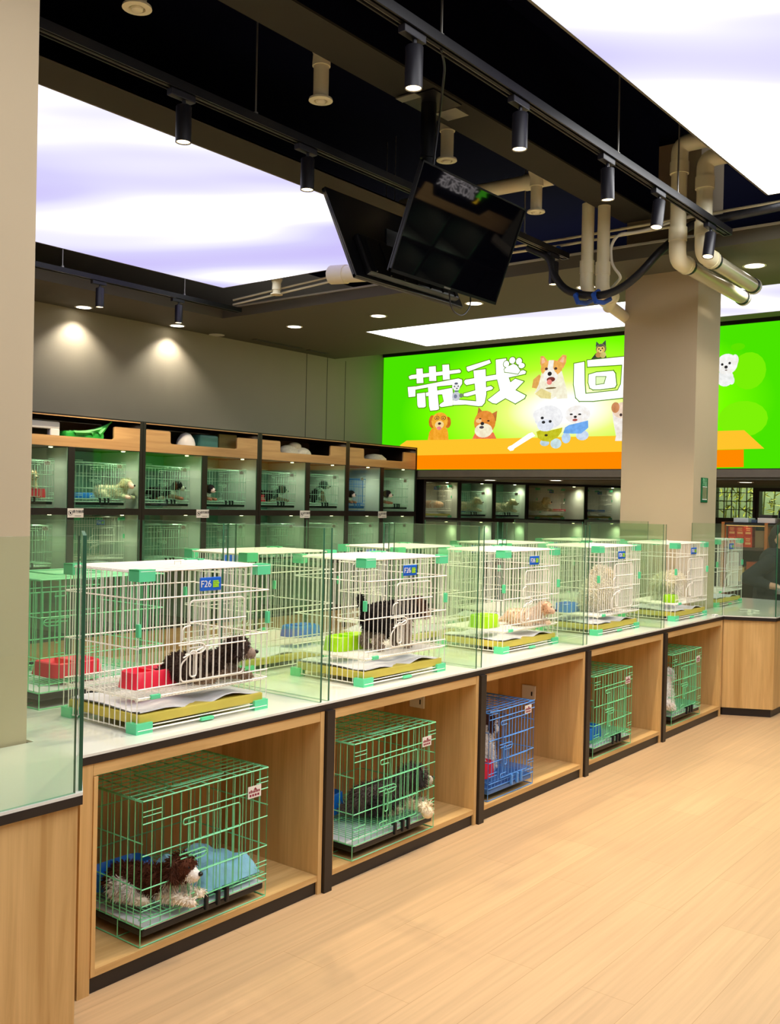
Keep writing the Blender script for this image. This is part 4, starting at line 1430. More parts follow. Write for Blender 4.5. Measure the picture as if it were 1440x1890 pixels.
OY = [4.51, 5.30, 6.10, 6.90, 7.69, 8.48, 9.19, 9.875, 10.62]
ROWS = [(.28, .80), (.84, 1.37), (1.432, 1.99)]
GP = [GLASSG, GEDGE, GEDGE]
mod_lab = ['tall oak-topped pet cabinet nearest the big pillar', 'tall oak-topped pet cabinet second along the grey wall', 'tall oak-topped pet cabinet third along the grey wall',
           'tall oak-topped pet cabinet at the corner beside the green sign']
NICHE = pm('niche_brown', (84, 62, 48), .5, noise=.1)
for k in range(4):
    ya, ym, yb = OY[2 * k], OY[2 * k + 1], OY[2 * k + 2]
    t = thing('pet_display_cabinet', mod_lab[k], 'cabinet', (XC, (ya + yb) / 2, 0), group='wall cabinets with pet compartments')
    pw = .035
    for y0, y1 in ((ya + .002, ya + pw), (yb - pw, yb - .002)):
        MB().box(XW + .005, XC, y0, y1, 0, 2.29).build('black_post', BLACK, t)
    MB().box(XW + .005, XC, ym - pw, ym + pw, 0, 1.995).build('black_post', BLACK, t)
    MB().box(XW + .005, XC - .002, ya + pw, yb - pw, 2.276, 2.29).build('top_board', BLACK, t)
    MB().box(XC - .016, XC + .001, ya + pw, yb - pw, 2.268, 2.276).build('top_edge_strip', FASCIA, t)
    MB().box(XW + .005, XW + .02, ya + pw, yb - pw, 2.0, 2.27).build('niche_back', NICHE, t)
    MB().box(XW + .02, XC - .02, ya + pw, yb - pw, 1.995, 2.004).build('niche_floor', NICHE, t)
    spot('niche_lamp', (XC - .10, yb - .12, 2.262), 2.6, 165, None, (1, .78, .5), .03)
    # notched front board
    L, y0, y1 = yb - ya - 2 * pw, ya + pw + .002, yb - pw - .002
    n0, n1 = y0 + .20 * L, y1 - .20 * L
    P = [(y0, 1.996), (y1, 1.996), (y1, 2.215), (n1 + .02, 2.215)] + [(n1 + .02 - .02 * math.sin(a), 2.195 + .02 * math.cos(a)) for a in (0.4, .8, 1.2, 1.57)] \
        + [(n1 - .02 + .02 * math.cos(a), 2.11 - .02 * math.sin(a)) for a in (0.0, .5, 1.0, 1.57)] + [(n0 + .02 - .02 * math.sin(a), 2.11 - .02 * math.cos(a)) for a in (0, .5, 1.0, 1.57)] \
        + [(n0 - .02 + .02 * math.cos(a), 2.195 + .02 * math.sin(a)) for a in (0, .4, .8, 1.2, 1.57)] + [(y0, 2.215)]
    MB().prism(P, XC - .018, XC, 0).build('notched_board', FASCIA, t)
    MB().box(XC - .05, XC - .006, ya + pw, yb - pw, .0, .22).build('base_board', FASCIA, t)
    for z0, z1 in ((.22, .28), (.80, .84), (1.37, 1.432)):
        MB().box(XW + .005, XC - .001, ya + pw, yb - pw, z0, z1).build('shelf', BLACK, t)
    MB().box(XW + .005, XW + .02, ya + pw, yb - pw, .28, 1.99).build('back_panel', CABG, t)
    for (y0, y1) in ((ya + pw, ym - pw), (ym + pw, yb - pw)):
        MB().box(XW + .02, XC - .012, y0 + .0005, y0 + .006, .28, 1.99).build('side_lining', CABW, t)
        MB().box(XW + .02, XC - .012, y1 - .006, y1 - .0005, .28, 1.99).build('side_lining', CABW, t)
        for r, (z0, z1) in enumerate(ROWS):
            pane(MB(), (XC - .006, y0 + .001), (XC - .006, y1 - .001), z0 + .001, z1 - .001, .006).build('glass_door', GP, t)
            MB().lathe([(.016, z1 - .006), (.02, z1 - .0005)], (XC - .13, y1 - .10, 0), n=14).build('lamp_disc', em((255, 236, 180), 9.0), t)
            if r:
                led((XC - .16, y1 - .24, z1 - .012))

WIREP = pm('pale_green_wire', (196, 226, 206), .35, noise=.02)
PC = crate('pale wire crate in the upper compartment nearest the big pillar', (-8.17, (OY[0] + OY[1]) / 2 - .04, ROWS[2][0] + .0005), WIREP, TRAYK, PAD, w=.56, d=.46, h=.43)
PC['group'] = 'wire crates in the wall compartments'
up_lab = ['', 'pale wire crate with a cream dog and a blue bowl in the upper compartment row', 'pale wire crate in the third upper compartment with a brown and black dog',
          'pale wire crate in the upper compartment with a black dog at its near corner', 'pale wire crate in the upper compartment with a dark dog and a red bowl',
          'pale wire crate in the upper compartment left of the blue crate', '', 'pale wire crate in the last upper compartment beside the green sign']
lo_lab = ['pale wire crate in the middle compartment row nearest the pillar', '', 'pale wire crate in the middle compartment row below the brown and black dog', 'pale wire crate in the middle compartment row below the black dog',
          'pale wire crate in the middle compartment row below the red bowl', 'pale wire crate in the middle row, sixth compartment from the pillar',
          'pale wire crate in the middle compartment row below the blue crate', 'pale wire crate in the last middle compartment beside the green sign']
for i in range(8):
    yc = (OY[i] + OY[i + 1]) / 2 - .05
    if i and up_lab[i]:
        dup(PC, (-8.17, yc, ROWS[2][0] + .0005), up_lab[i], group='wire crates in the wall compartments')
    if lo_lab[i]:
        dup(PC, (-8.17, yc, ROWS[1][0] + .0005), lo_lab[i], group='wire crates in the wall compartments')
BC = crate('blue wire crate in an upper wall compartment near the green sign', (-8.2, (OY[6] + OY[7]) / 2 - .10, ROWS[2][0] + .0005), WIREB, TRAYB, TRAYB, w=.40, d=.44, h=.40, kind='blue')
BC['group'] = 'wire crates in the wall compartments'
dup(WC, (-8.17, (OY[1] + OY[2]) / 2 - .03, ROWS[1][0] + .0005), 'white mint-cornered cage in the middle compartment row near the pillar', scale=.93)
for y, lab in ((5.35, 'white notice plate nearest the big pillar'), (6.88, 'white notice plate second along the wall cabinets'), (8.44, 'white notice plate third along the wall cabinets'), (9.89, 'white notice plate nearest the green sign')):
    t = thing('notice_plate', lab + ', on the black shelf edge', 'sign', (XC + .001, y, 1.395), group='white notice plates on the wall cabinets')
    p = MB().rbox(XC + .0005, XC + .005, y - .085, y + .085, 1.345, 1.430, .002).build('plate', WHITEP, t)
    text('请勿触摸', .032, TRAYK, t, (.0048, .028, .004), (math.pi / 2, 0, math.pi / 2), .0004, name='lettering')
    im = MB()
    im.tube([(XC + .0055, y - .055 + .022 * math.cos(a), 1.388 + .022 * math.sin(a)) for a in [i * math.pi / 8 for i in range(17)]], .0018, n=4, cap=False)
    im.wire((XC + .0055, y - .071, 1.404), (XC + .0055, y - .039, 1.372), .0018)
    im.ell((XC + .0055, y - .055, 1.388), (.001, .008, .011))
    im.box(XC + .005, XC + .0058, y - .01, y + .06, 1.359, 1.363)
    im.build('printed_symbol', TRAYK, t)

# toys in the niches above
LEAF = pm('green_toy_plastic', (40, 170, 60), .4, noise=.1)
CREAMT = pm('cream_plush', (226, 214, 186), .9, noise=.1, bump=.5, scale=40)
tm = MB()
for i in range(11):
    a = -.35 + i * .11
    q = Vector((-7.96 + .03 * math.sin(i * 2.1), 5.32 + .03 * i, 2.13))
    e = q + Vector((.04 * math.sin(i * 1.7), .17 * math.cos(a) + .05, .15 * math.sin(a) + .05))
    w = Vector((.0, -.016, .022))
    tm.add([q - w, q + w, e, q + Vector((.012, 0, 0))], [(0, 3, 2), (3, 1, 2), (0, 2, 1), (0, 1, 3)])
tm.rbox(-8.06, -7.94, 5.26, 5.68, 2.0045, 2.145, .02)
tag(tm.build('feather_toy', LEAF), 'bright green leafy toy in the niche nearest the big pillar', 'toy')
t = thing('toy_pistol', 'grey toy pistol shape in the niche nearest the big pillar', 'toy', (-8.0, 5.3, 2.0045))
MB().rbox(-8.03, -7.97, 4.86, 5.22, 2.15, 2.22, .015).build('barrel', WHITEP, t)
MB().rbox(-8.03, -7.97, 5.12, 5.22, 2.0045, 2.16, .015).build('grip', WHITEP, t)
m = MB().lathe([(.001, 2.23), (.05, 2.21), (.085, 2.16), (.10, 2.11), (.10, 2.0045)], (-8.0, 6.72, 0), n=20)
tag(m.build('toy_bonnet', WHITEP, smooth=True), 'small white bonnet in the second niche along the wall', 'toy')
m = MB().rbox(-8.12, -7.96, 6.88, 7.14, 2.0045, 2.22, .03)
tag(m.build('storage_box', pm('teal_box', (70, 128, 118), .5, noise=.05)), 'teal box in the second niche along the wall', 'box')
m = MB().rbox(-8.14, -7.98, 7.16, 7.42, 2.0045, 2.245, .01)
tag(m.build('storage_box', pm('olive_box', (104, 92, 38), .6, noise=.08)), 'olive brown box in the second niche along the wall', 'box')
m = MB().ell((-8.05, 8.3, 2.10), (.08, .17, .095)).ell((-8.03, 8.5, 2.09), (.08, .15, .085)).ell((-8.05, 8.4, 2.18), (.06, .1, .05))
tag(m.build('plush_toy', CREAMT, smooth=True), 'pale plush toy lying in the third niche along the wall', 'toy')
m = MB().lathe([(.13, 2.0045), (.16, 2.06), (.16, 2.11), (.10, 2.16), (.02, 2.17)], (-8.06, 9.9, 0), n=24)
tag(m.build('pet_cushion', CREAMT, smooth=True), 'round pale cushion in the niche beside the green sign', 'cushion')

# ================================================================== angled compartments under the sign
AR = -math.asin(.413)
A0 = Vector((-7.86, 10.70))
AD, AN = Vector((.413, .911)), Vector((.911, -.413))
SB = [.02, .58, 1.15, 1.71, 2.77, 3.50]
ang_lab = ['black-framed compartment at the corner with a white cage and a beige cushion', 'black-framed compartment with a white dog on a blue mat', 'narrow black-framed compartment with a curled cream dog',
           'wide black-framed compartment with a white cage and a red mat', 'black-framed compartment partly hidden by the far pillar']


def aw(s, out, z):
    p = A0 + AD * s + AN * out
    return (p.x, p.y, z)


for k in range(5):
    w = SB[k + 1] - SB[k]
    t = thing('pet_compartment', ang_lab[k], 'cabinet', aw(SB[k], 0, 0), AR, 'angled pet compartments under the sign')
    MB().box(-.58, 0, .002, .035, 0, 1.868).build('black_post', BLACK, t, local=True)
    MB().box(-.58, 0, w - .02, w - .001, 0, 1.868).build('black_post', BLACK, t, local=True)
    for z0, z1 in ((0, .12), (.70, .74), (1.30, 1.355), (1.84, 1.868)):
        MB().box(-.58, -.001, .035, w - .02, z0, z1).build('shelf', BLACK, t, local=True)
    MB().box(-.58, -.565, .035, w - .02, .12, 1.84).build('back_panel', CABG if k in (1, 2) else CABW, t, local=True)
    MB().box(-.565, -.012, w - .026, w - .0205, .12, 1.84).build('side_lining', CABW, t, local=True)
    MB().box(-.565, -.012, .0355, .041, .12, 1.84).build('side_lining', CABW, t, local=True)
    for z0, z1 in ((.74, 1.30), (1.355, 1.84)):
        pane(MB(), (-.006, .036), (-.006, w - .021), z0 + .001, z1 - .001, .006).build('glass_door', GP if k in (1, 2) else GM, t, local=True)
        MB().lathe([(.016, z1 - .006), (.02, z1 - .0005)], (-.13, w - .12, 0), n=14).build('lamp_disc', em((255, 236, 180), 9.0), t, local=True)
        led(aw(SB[k] + w - .12, -.13, z1 - .012))
    zc = 1.3555
    c = aw(SB[k] + w / 2 - .02, -.29, zc)
    if k in (0, 3, 4):
        dup(WC, c, 'white cage inside the ' + ang_lab[k].split(' with')[0].replace('black-framed ', '') + (' behind the far pillar' if k == 4 else ''), rz=AR, scale=.82, group='cages in the angled compartments')
    else:
        dup(PC, c, 'pale wire crate in the ' + ('first' if k == 1 else 'second') + ' narrow green compartment under the sign', rz=AR, group='cages in the angled compartments', scale=.86)


# ================================================================== animals
def sdf_body(prims, voxel):
    """closed surface merged from tapered limbs; returns (verts, faces)"""
    mb = MB()
    for p0, p1, r0, r1, c in prims:
        p0, p1 = Vector(p0), Vector(p1)
        n = max(2, int((p1 - p0).length / (min(r0, r1) * .45)) + 1)
        for i in range(n):
            f = i / (n - 1)
            r = r0 + (r1 - r0) * f
            mb.ell(p0.lerp(p1, f), (r, r, r), 0, 12, 8)
    me = mb.mesh('tmp', FUR)
    o = bpy.data.objects.new('tmp', me)
    COL.objects.link(o)
    m = o.modifiers.new('r', 'REMESH')
    m.mode = 'VOXEL'
    m.voxel_size = voxel
    s = o.modifiers.new('s', 'SMOOTH')
    s.factor = .5
    s.iterations = 4
    dg = bpy.context.evaluated_depsgraph_get()
    ev = o.evaluated_get(dg)
    out = bpy.data.meshes.new_from_object(ev)
    bpy.data.objects.remove(o)
    bpy.data.meshes.remove(me)
    return out


def paint(me, prims, jitter=.12, seed=1):
    n = len(me.vertices)
    co = np.empty(n * 3)
    me.vertices.foreach_get('co', co)
    co = co.reshape(-1, 3)
    best = np.full(n, 9e9)
    col = np.zeros((n, 4))
    for p0, p1, r0, r1, c in prims:
        a, b = np.array(p0, float), np.array(p1, float)
        d = b - a
        tt = np.clip(((co - a) @ d) / max(1e-9, d @ d), 0, 1)
        dist = np.linalg.norm(co - (a + tt[:, None] * d), axis=1) - (r0 + (r1 - r0) * tt)
        k = dist < best
        best[k] = dist[k]
        col[k] = srgb(*c)
    g = np.random.default_rng(seed)
    col[:, :3] *= 1 + jitter * g.standard_normal((n, 1))
    col = np.clip(col, 0.003, 1)
    at = me.color_attributes.new('Col', 'FLOAT_COLOR', 'POINT')
    at.data.foreach_set('color', col.ravel())
    return col


def fur_mesh(me, col, count, length, droop, seed, wid=.0022, nose=None):
    g = np.random.default_rng(seed)
    me.calc_loop_triangles()
    nt = len(me.loop_triangles)
    tri = np.empty(nt * 3, int)
    me.loop_triangles.foreach_get('vertices', tri)
    tri = tri.reshape(-1, 3)
    co = np.empty(len(me.vertices) * 3)
    me.vertices.foreach_get('co', co)
    co = co.reshape(-1, 3)
    no = np.empty(len(me.vertices) * 3)
    me.vertices.foreach_get('normal', no)
    no = no.reshape(-1, 3)
    a, b, c = co[tri[:, 0]], co[tri[:, 1]], co[tri[:, 2]]
    area = np.linalg.norm(np.cross(b - a, c - a), axis=1)
    idx = g.choice(nt, count, p=area / area.sum())
    u, v = g.random(count), g.random(count)
    k = u + v > 1
    u[k], v[k] = 1 - u[k], 1 - v[k]
    P = a[idx] + u[:, None] * (b - a)[idx] + v[:, None] * (c - a)[idx]
    N = no[tri[idx, 0]]
    C = col[tri[idx, 0]]
    D = N + .45 * g.standard_normal((count, 3)) + np.array([-.15, 0, -droop])
    D /= np.linalg.norm(D, axis=1)[:, None]
    Ln = length * (.5 + .8 * g.random(count))
    low = np.clip((P[:, 2] - .0) / .03, .25, 1)
    Ln = Ln * low
    if nose is not None:
        Ln = Ln * np.clip((np.linalg.norm(P - np.array(nose), axis=1) - .01) / .085, .16, 1)
    side = np.cross(D, g.standard_normal((count, 3)))
    side /= np.linalg.norm(side, axis=1)[:, None]
    base = P - N * .002
    mid = base + D * (Ln * .6)[:, None]
    tip = base + D * Ln[:, None] + np.array([0, 0, -1.0]) * (droop * .35 * Ln)[:, None]
    tip[:, 2] = np.maximum(tip[:, 2], .001)
    mid[:, 2] = np.maximum(mid[:, 2], .001)
    vs = np.stack([base - side * wid, base + side * wid, mid + side * wid * .7, tip, mid - side * wid * .7], 1).reshape(-1, 3)
    f = np.arange(count)[:, None] * 5 + np.array([[0, 1, 2, 3, 4]])
    m2 = bpy.data.meshes.new('fur')
    m2.from_pydata(vs.tolist(), [], f.tolist())
    m2.materials.append(FUR)
    cc = np.repeat(C * (1 + .14 * g.standard_normal((count, 1))), 5, 0)
    cc[:, 3] = 1
    at = m2.color_attributes.new('Col', 'FLOAT_COLOR', 'POINT')
    at.data.foreach_set('color', np.clip(cc, .003, 1).ravel())
    return m2


def dog(name, label, prims, face, loc, rz, sc=1.0, fur=2500, length=.02, droop=.35, voxel=.008, seed=1, cat='dog', group=None):
    """face: (eye_l, eye_r, eye_radius, nose, nose_radius)"""
    t = thing(name, label, cat, loc, rz, group)
    t.scale = (sc, sc, sc)
    me = sdf_body(prims, voxel)
    me.materials.clear()
    me.materials.append(FUR)
    col = paint(me, prims, .08, seed)
    me.polygons.foreach_set('use_smooth', [True] * len(me.polygons))
    b = bpy.data.objects.new('body', me)
    COL.objects.link(b)
    b.parent = t
    if fur:
        f = bpy.data.objects.new('fur', fur_mesh(me, col, fur, length, droop, seed, nose=face[2] if face else None))
        COL.objects.link(f)
        f.parent = t
    if face:
        for e in face[0]:
            MB().ell(e, (face[1],) * 3, 0, 10, 7).build('eye', EYE_M, t, local=True, smooth=True)
        MB().ell(face[2], (face[3], face[3] * 1.15, face[3] * .85), 0, 10, 7).build('nose', NOSE_M, t, local=True, smooth=True)
    return t


def lie(m, u, f, e, lg, turn=0.0, saddle=None):
    """lying puppy, head forward (+x). colours: main, under, face, ears, legs"""
    hx, hy = .145, turn
    P = [((-.11, 0, .068), (.06, 0, .07), .068, .064, m), ((.05, 0, .06), (.10, .0, .075), .06, .055, u), ((.08, 0, .09), (hx - .01, hy * .7, .135), .05, .045, m),
         ((hx, hy, .15), (hx + .018, hy * 1.1, .153), .052, .05, m), ((hx + .035, hy * 1.25, .138), (hx + .068, hy * 1.5, .124), .034, .026, f),
         ((hx + .01, hy * 1.1, .175), (hx + .045, hy * 1.25, .15), .026, .024, f),
         ((-.17, 0, .06), (-.21, .05, .035), .022, .014, m)]
    for s in (-1, 1):
        P += [((hx - .01, hy + s * .042, .175), (hx - .008, hy + s * .062, .125), .02, .018, e), ((.08, s * .045, .04), (.21, s * .05, .016), .024, .019, lg),
              ((-.10, s * .045, .055), (-.05, s * .068, .042), .05, .036, saddle or m), ((-.05, s * .075, .018), (.02, s * .082, .016), .022, .019, lg)]
    return P


def lie_face(turn=0.0):
    hx, hy = .145, turn
    return ([(hx + .048, hy * 1.25 - .024, .160), (hx + .048, hy * 1.25 + .024, .160)], .0085, (hx + .094, hy * 1.62, .132), .011)


def stand(m, u, f, e, lg, head=(.17, 0, .235), tail=1):
    x, y, z = head
    P = [((-.13, 0, .185), (.09, 0, .19), .062, .068, m), ((-.08, 0, .165), (.08, 0, .165), .05, .058, u), ((.10, 0, .205), (x - .02, y * .6, z), .056, .048, m),
         ((x, y, z), (x + .02, y, z), .055, .053, m), ((x + .035, y, z - .018), (x + .085, y, z - .045), .040, .030, f), ((x + .02, y, z + .03), (x + .05, y, z + .005), .03, .03, e)]
    for s in (-1, 1):
        P += [((x - .01, y + s * .044, z + .03), (x + .005, y + s * .060, z - .025), .02, .018, e),
              ((.07, s * .045, .15), (.075, s * .047, .03), .032, .024, lg), ((.078, s * .047, .016), (.098, s * .047, .015), .021, .018, lg),
              ((-.125, s * .045, .165), (-.10, s * .05, .10), .046, .034, m), ((-.10, s * .05, .10), (-.145, s * .05, .062), .03, .023, lg),
              ((-.145, s * .05, .062), (-.135, s * .05, .02), .022, .02, lg), ((-.13, s * .05, .016), (-.108, s * .05, .015), .02, .018, lg)]
    if tail:
        P.append(((-.185, 0, .21), (-.225, 0, .29), .022, .016, (30, 28, 26)))
    return P


def stand_face(head=(.17, 0, .235)):
    x, y, z = head
    return ([(x + .062, y - .026, z + .004), (x + .062, y + .026, z + .004)], .0085, (x + .117, y, z - .052), .012)


def sit(m, u, f, e, lg, head=(.055, 0, .275), big=1.0):
    x, y, z = head
    P = [((-.08, 0, .085), (.0, 0, .17), .088 * big, .078 * big, m), ((.0, 0, .14), (.035, 0, .20), .075 * big, .06 * big, u), ((.03, 0, .20), (x, y, z - .02), .058, .055, m),
         ((x, y, z), (x + .02, y, z), .06, .057, m), ((x + .04, y, z - .018), (x + .08, y, z - .032), .036, .027, f), ((-.16, 0, .05), (-.2, .06, .06), .03, .02, m)]
    for s in (-1, 1):
        P += [((x - .01, y + s * .045, z + .03), (x - .005, y + s * .064, z - .02), .021, .02, e), ((.05, s * .045, .15), (.07, s * .05, .025), .03, .022, lg),
              ((.072, s * .05, .016), (.095, s * .052, .015), .021, .018, lg), ((-.07, s * .06, .07), (-.01, s * .085, .05), .055, .04, m), ((-.01, s * .09, .018), (.04, s * .092, .016), .022, .019, lg)]
    return P


def sit_face(head=(.055, 0, .275)):
    x, y, z = head
    return ([(x + .062, y - .026, z + .006), (x + .062, y + .026, z + .006)], .009, (x + .108, y, z - .026), .012)


H = math.pi / 2
DKB, DKG, GRY, LGR, CRM, WHT, TAN, BRN, BLK = (58, 44, 38), (66, 60, 58), (112, 100, 92), (186, 172, 158), (246, 230, 198), (244, 240, 232), (206, 158, 108), (92, 52, 34), (34, 30, 30)
dog('puppy', 'dark brown and grey puppy lying in the nearest white cage', lie((74, 58, 50), LGR, (150, 132, 118), DKB, (150, 128, 106), turn=-.04), lie_face(-.04), (-2.79, 2.445, ZF + .001), H - .4, .80, 6500, .022, .4, .006, 11)
dog('puppy', 'black and grey bearded puppy standing in the second white cage', stand(BLK, GRY, LGR, (96, 70, 56), (150, 134, 118), head=(.165, -.02, .215)), stand_face((.165, -.02, .215)), (-2.81, 3.60, ZF + .001), H - .15, .86, 6500, .018, .5, .006, 12)
dog('puppy', 'small beige puppy curled with its head down in the third white cage', lie((236, 206, 174), CRM, (214, 182, 156), (196, 156, 122), (240, 214, 184), turn=-.07), lie_face(-.07), (-2.84, 4.87, ZF + .001), H - .6, .66, 4000, .02, .4, .008, 13)
dog('dog', 'big fluffy cream dog sitting in the fourth white cage', sit((255, 246, 222), (255, 248, 228), (255, 242, 214), (252, 236, 204), (255, 246, 222), big=1.3), sit_face(), (-2.90, 5.93, ZF + .001), H + .1, .84, 9000, .04, .25, .009, 14)
dog('dog', 'long-haired cream dog bending forward in the farthest white front cage', stand((255, 244, 214), (255, 246, 220), (255, 242, 216), (252, 236, 200), (255, 246, 222), head=(.15, 0, .19), tail=0), stand_face((.15, 0, .19)), (-2.88, 7.03, ZF + .001), H - .1, .78, 5500, .042, .5, .009, 15)
ZC_ = ZU + .001
dog('puppy', 'white and brown long-haired puppy curled in the green crate of the nearest bay', [((a[0], a[1], a[2]), b, c, d, e) for a, b, c, d, e in lie(BRN, WHT, WHT, (84, 50, 36), (238, 226, 206), turn=-.02, saddle=(228, 222, 214))], lie_face(-.02), (-2.72, 2.16, ZC_), .50, .82, 6500, .028, .5, .006, 16)
dog('puppy', 'grey and black shaggy puppy with a pale paw through the green crate front', lie(GRY, LGR, (206, 196, 176), DKG, (196, 184, 160), turn=-.05, saddle=DKG) + [((.10, -.06, .03), (.14, -.125, .02), .024, .02, CRM), ((.14, -.125, .02), (.145, -.15, .0), .026, .03, CRM)], lie_face(-.05), (-2.72, 3.46, ZC_), H - .2, .95, 6000, .032, .5, .006, 17)
dog('puppy', 'white puppy with a brown and black head sitting in the blue crate', sit(WHT, WHT, WHT, (84, 52, 40), WHT) + [((.05, 0, .30), (.05, .0, .285), .062, .056, (74, 44, 38)), ((-.09, .03, .12), (-.05, .05, .16), .07, .05, BRN)], sit_face(), (-2.78, 4.33, ZC_), H - .3, .82, 4500, .022, .4, .007, 18)
dog('puppy', 'white puppy at the near side of the farthest green crate', sit(WHT, WHT, WHT, (214, 206, 198), WHT), sit_face(), (-2.68, 6.475, ZC_), H - .2, .85, 2500, .022, .4, .009, 19)

# small dogs of the wall compartments
ZW = ROWS[2][0] + .0925
xs = -8.06
d1 = dog('puppy', 'fluffy apricot puppy with a red bowl in the compartment nearest the pillar', sit((236, 196, 160), CRM, (240, 214, 184), (226, 180, 140), CRM), sit_face(), (xs, 4.98, ZW), 0, .72, 1500, .03, .2, .010, 21, group='puppies in the wall compartments')
d2 = dog('puppy', 'cream puppy lying in the second upper wall compartment', lie((248, 230, 196), CRM, CRM, (240, 216, 170), CRM), lie_face(), (xs - .03, 5.88, ZW), .5, 1.0, 1500, .025, .3, .010, 22, group='puppies in the wall compartments')
d3 = dog('puppy', 'brown and black puppy lying in the third upper wall compartment', lie(BLK, WHT, (230, 220, 206), BRN, (160, 120, 90)), lie_face(), (xs, 6.48, ZW), .9, .95, 1500, .02, .3, .010, 23, group='puppies in the wall compartments')
dup(d3, (xs, 6.98, ZW), 'black puppy at the near edge of the fourth upper wall compartment', rz=.2, scale=.85)
dup(d3, (xs, 8.02, ZW), 'dark puppy beside a red bowl in the fifth upper wall compartment', rz=1.2, scale=.95)
d4 = dog('puppy', 'black and white puppy sitting up left of the blue wall crate', sit(BLK, WHT, (210, 200, 190), BLK, (150, 110, 80)), sit_face(), (xs, 8.86, ZW), .6, .8, 1500, .02, .3, .010, 24, group='puppies in the wall compartments')
dup(d3, (xs, 9.30, ZW), 'dark puppy peeking from the near edge beside the blue wall crate', rz=.1, scale=.8)
dup(d3, (xs, 9.98, ZW), 'dark puppy lying in the last upper compartment beside the green sign', rz=.3, scale=.9)
bw = bowl('red bowl in front of the apricot puppy in the wall compartment', (-7.975, 4.98, ZW), RED, .2, .07, .075)
dup(bw, (-8.05, 7.83, ZW), 'red bowl in the fifth upper wall compartment', rz=0)
bowl('blue bowl in the second upper wall compartment', (-8.1, 5.56, ZW), BLUE, .22, .14, .05)
# angled compartments
zz = 1.3555
dd = [(1, .25, .09, 1.0, 'white puppy sitting on the blue mat in an angled compartment'), (2, .29, .09, .95, 'curled cream puppy in the narrow angled compartment'), (3, .36, .115, 1.0, 'white puppy lying in the wide angled compartment')]
for k, f, dz, sc, lab in dd:
    p = aw(SB[k] + f, -.22, zz + dz)
    dup(d2, p, lab, rz=AR + (.9 if k != 3 else .3), scale=sc)
m = MB().ell((0, 0, .06), (.11, .18, .058), 0, 20, 12)
o = m.build('pet_cushion', pm('beige_plush', (206, 160, 124), .9, noise=.1, bump=.5, scale=30), smooth=True)
o.location = aw(SB[0] + .29, -.27, zz + .1165)
o.rotation_euler = (0, 0, AR)
tag(o, 'beige cushion in the corner compartment under the sign', 'cushion')
for k, f, mat, lab in ((3, .68, RED, 'red mat in the wide angled compartment'), (4, .36, BLUE, 'blue bowl in the compartment by the far pillar'), (1, .25, BLUE, 'blue mat in the first narrow green compartment')):
    dz = .0805 if k == 1 else .1125
    m = MB().rbox(-.09, .09, -.14, .14, 0, .035 if k != 1 else .012, .008)
    o = m.build('pet_mat' if k != 4 else 'pet_bowl', mat)
    o.location = aw(SB[k] + f, -.25, zz + dz)
    o.rotation_euler = (0, 0, AR)
    tag(o, lab, 'mat' if k != 4 else 'bowl')


# ================================================================== far right: window, shelf, seated person
def window(n, x0, x1, z0, z1, lattice):
    o = MB()
    for a, b, c, d in ((x0 - .05, x1 + .05, z0 - .05, z0), (x0 - .05, x1 + .05, z1, z1 + .05), (x0 - .05, x0, z0, z1), (x1, x1 + .05, z0, z1)):
        o.box(a, b, YF - .06, YF + .1, c, d)
    if lattice:
        for i in range(1, 5):
            x = x0 + (x1 - x0) * i / 5
            o.box(x - .005, x + .005, YF, YF + .02, z0, z1)
        for i in range(1, 4):
            z = z0 + (z1 - z0) * i / 4
            o.box(x0, x1, YF, YF + .02, z - .005, z + .005)
    fr = struct('window_%d' % n, o, BLACK)
    g = MB()
    pane(g, (x0, YF + .04), (x1, YF + .04), z0, z1, .008)
    q = g.build('window_glass', GM, fr)


window(1, -5.19, -4.645, 1.43, 1.92, True)
window(2, -4.555, -3.80, 1.43, 1.82, False)
struct('wall_rear', MB().box(-4.595, -4.605, YF - .05, YF + .12, 1.4, 1.96), DARKG)
struct('wall_outside', MB().box(-7, -2, 16.2, 16.3, 0, 3), pm('pale_green_render', (150, 170, 130), .8, noise=.1))
struct('ground_outside', MB().box(-7, -2, YF + .2, 16.2, -.1, 0), pm('outside_ground', (120, 118, 108), .9, noise=.1))
spot('garden_lamp', (-4.6, 15.0, 3.4), 420, 140, None, (1, .95, .75), .2, (-4.6, 15.5, 0))
lf = MB()
g = random.Random(3)
for i in range(220):
    x, y, z = g.uniform(-5.6, -4.55), g.uniform(14.75, 15.5), g.uniform(.9, 2.1)
    d = Vector((g.uniform(-1, 1), g.uniform(-.4, .4), g.uniform(-.7, .9))).normalized() * g.uniform(.08, .2)
    w = Vector((-d.z, .2 * d.x, d.x)).normalized() * .011
    p = Vector((x, y, z))
    lf.add([p, p + d * .4 + w, p + d, p + d * .4 - w, p + d * .4 + Vector((0, .006, 0))], [(0, 1, 4), (1, 2, 4), (2, 3, 4), (3, 0, 4)], 0)
for i in range(9):
    x = -5.55 + i * .12
    lf.wire((x, 15.2 + .1 * (i % 3), 0), (x + .1, 15.2 + .1 * (i % 3), 2.2), .011, 1, 6)
bo = lf.build('bamboo', [pm('bamboo_leaf', (196, 200, 60), .5, noise=.25, scale=20), pm('bamboo_stem', (120, 134, 60), .5, noise=.1)])
tag(bo, 'yellow-green bamboo outside the lattice window', 'plant')

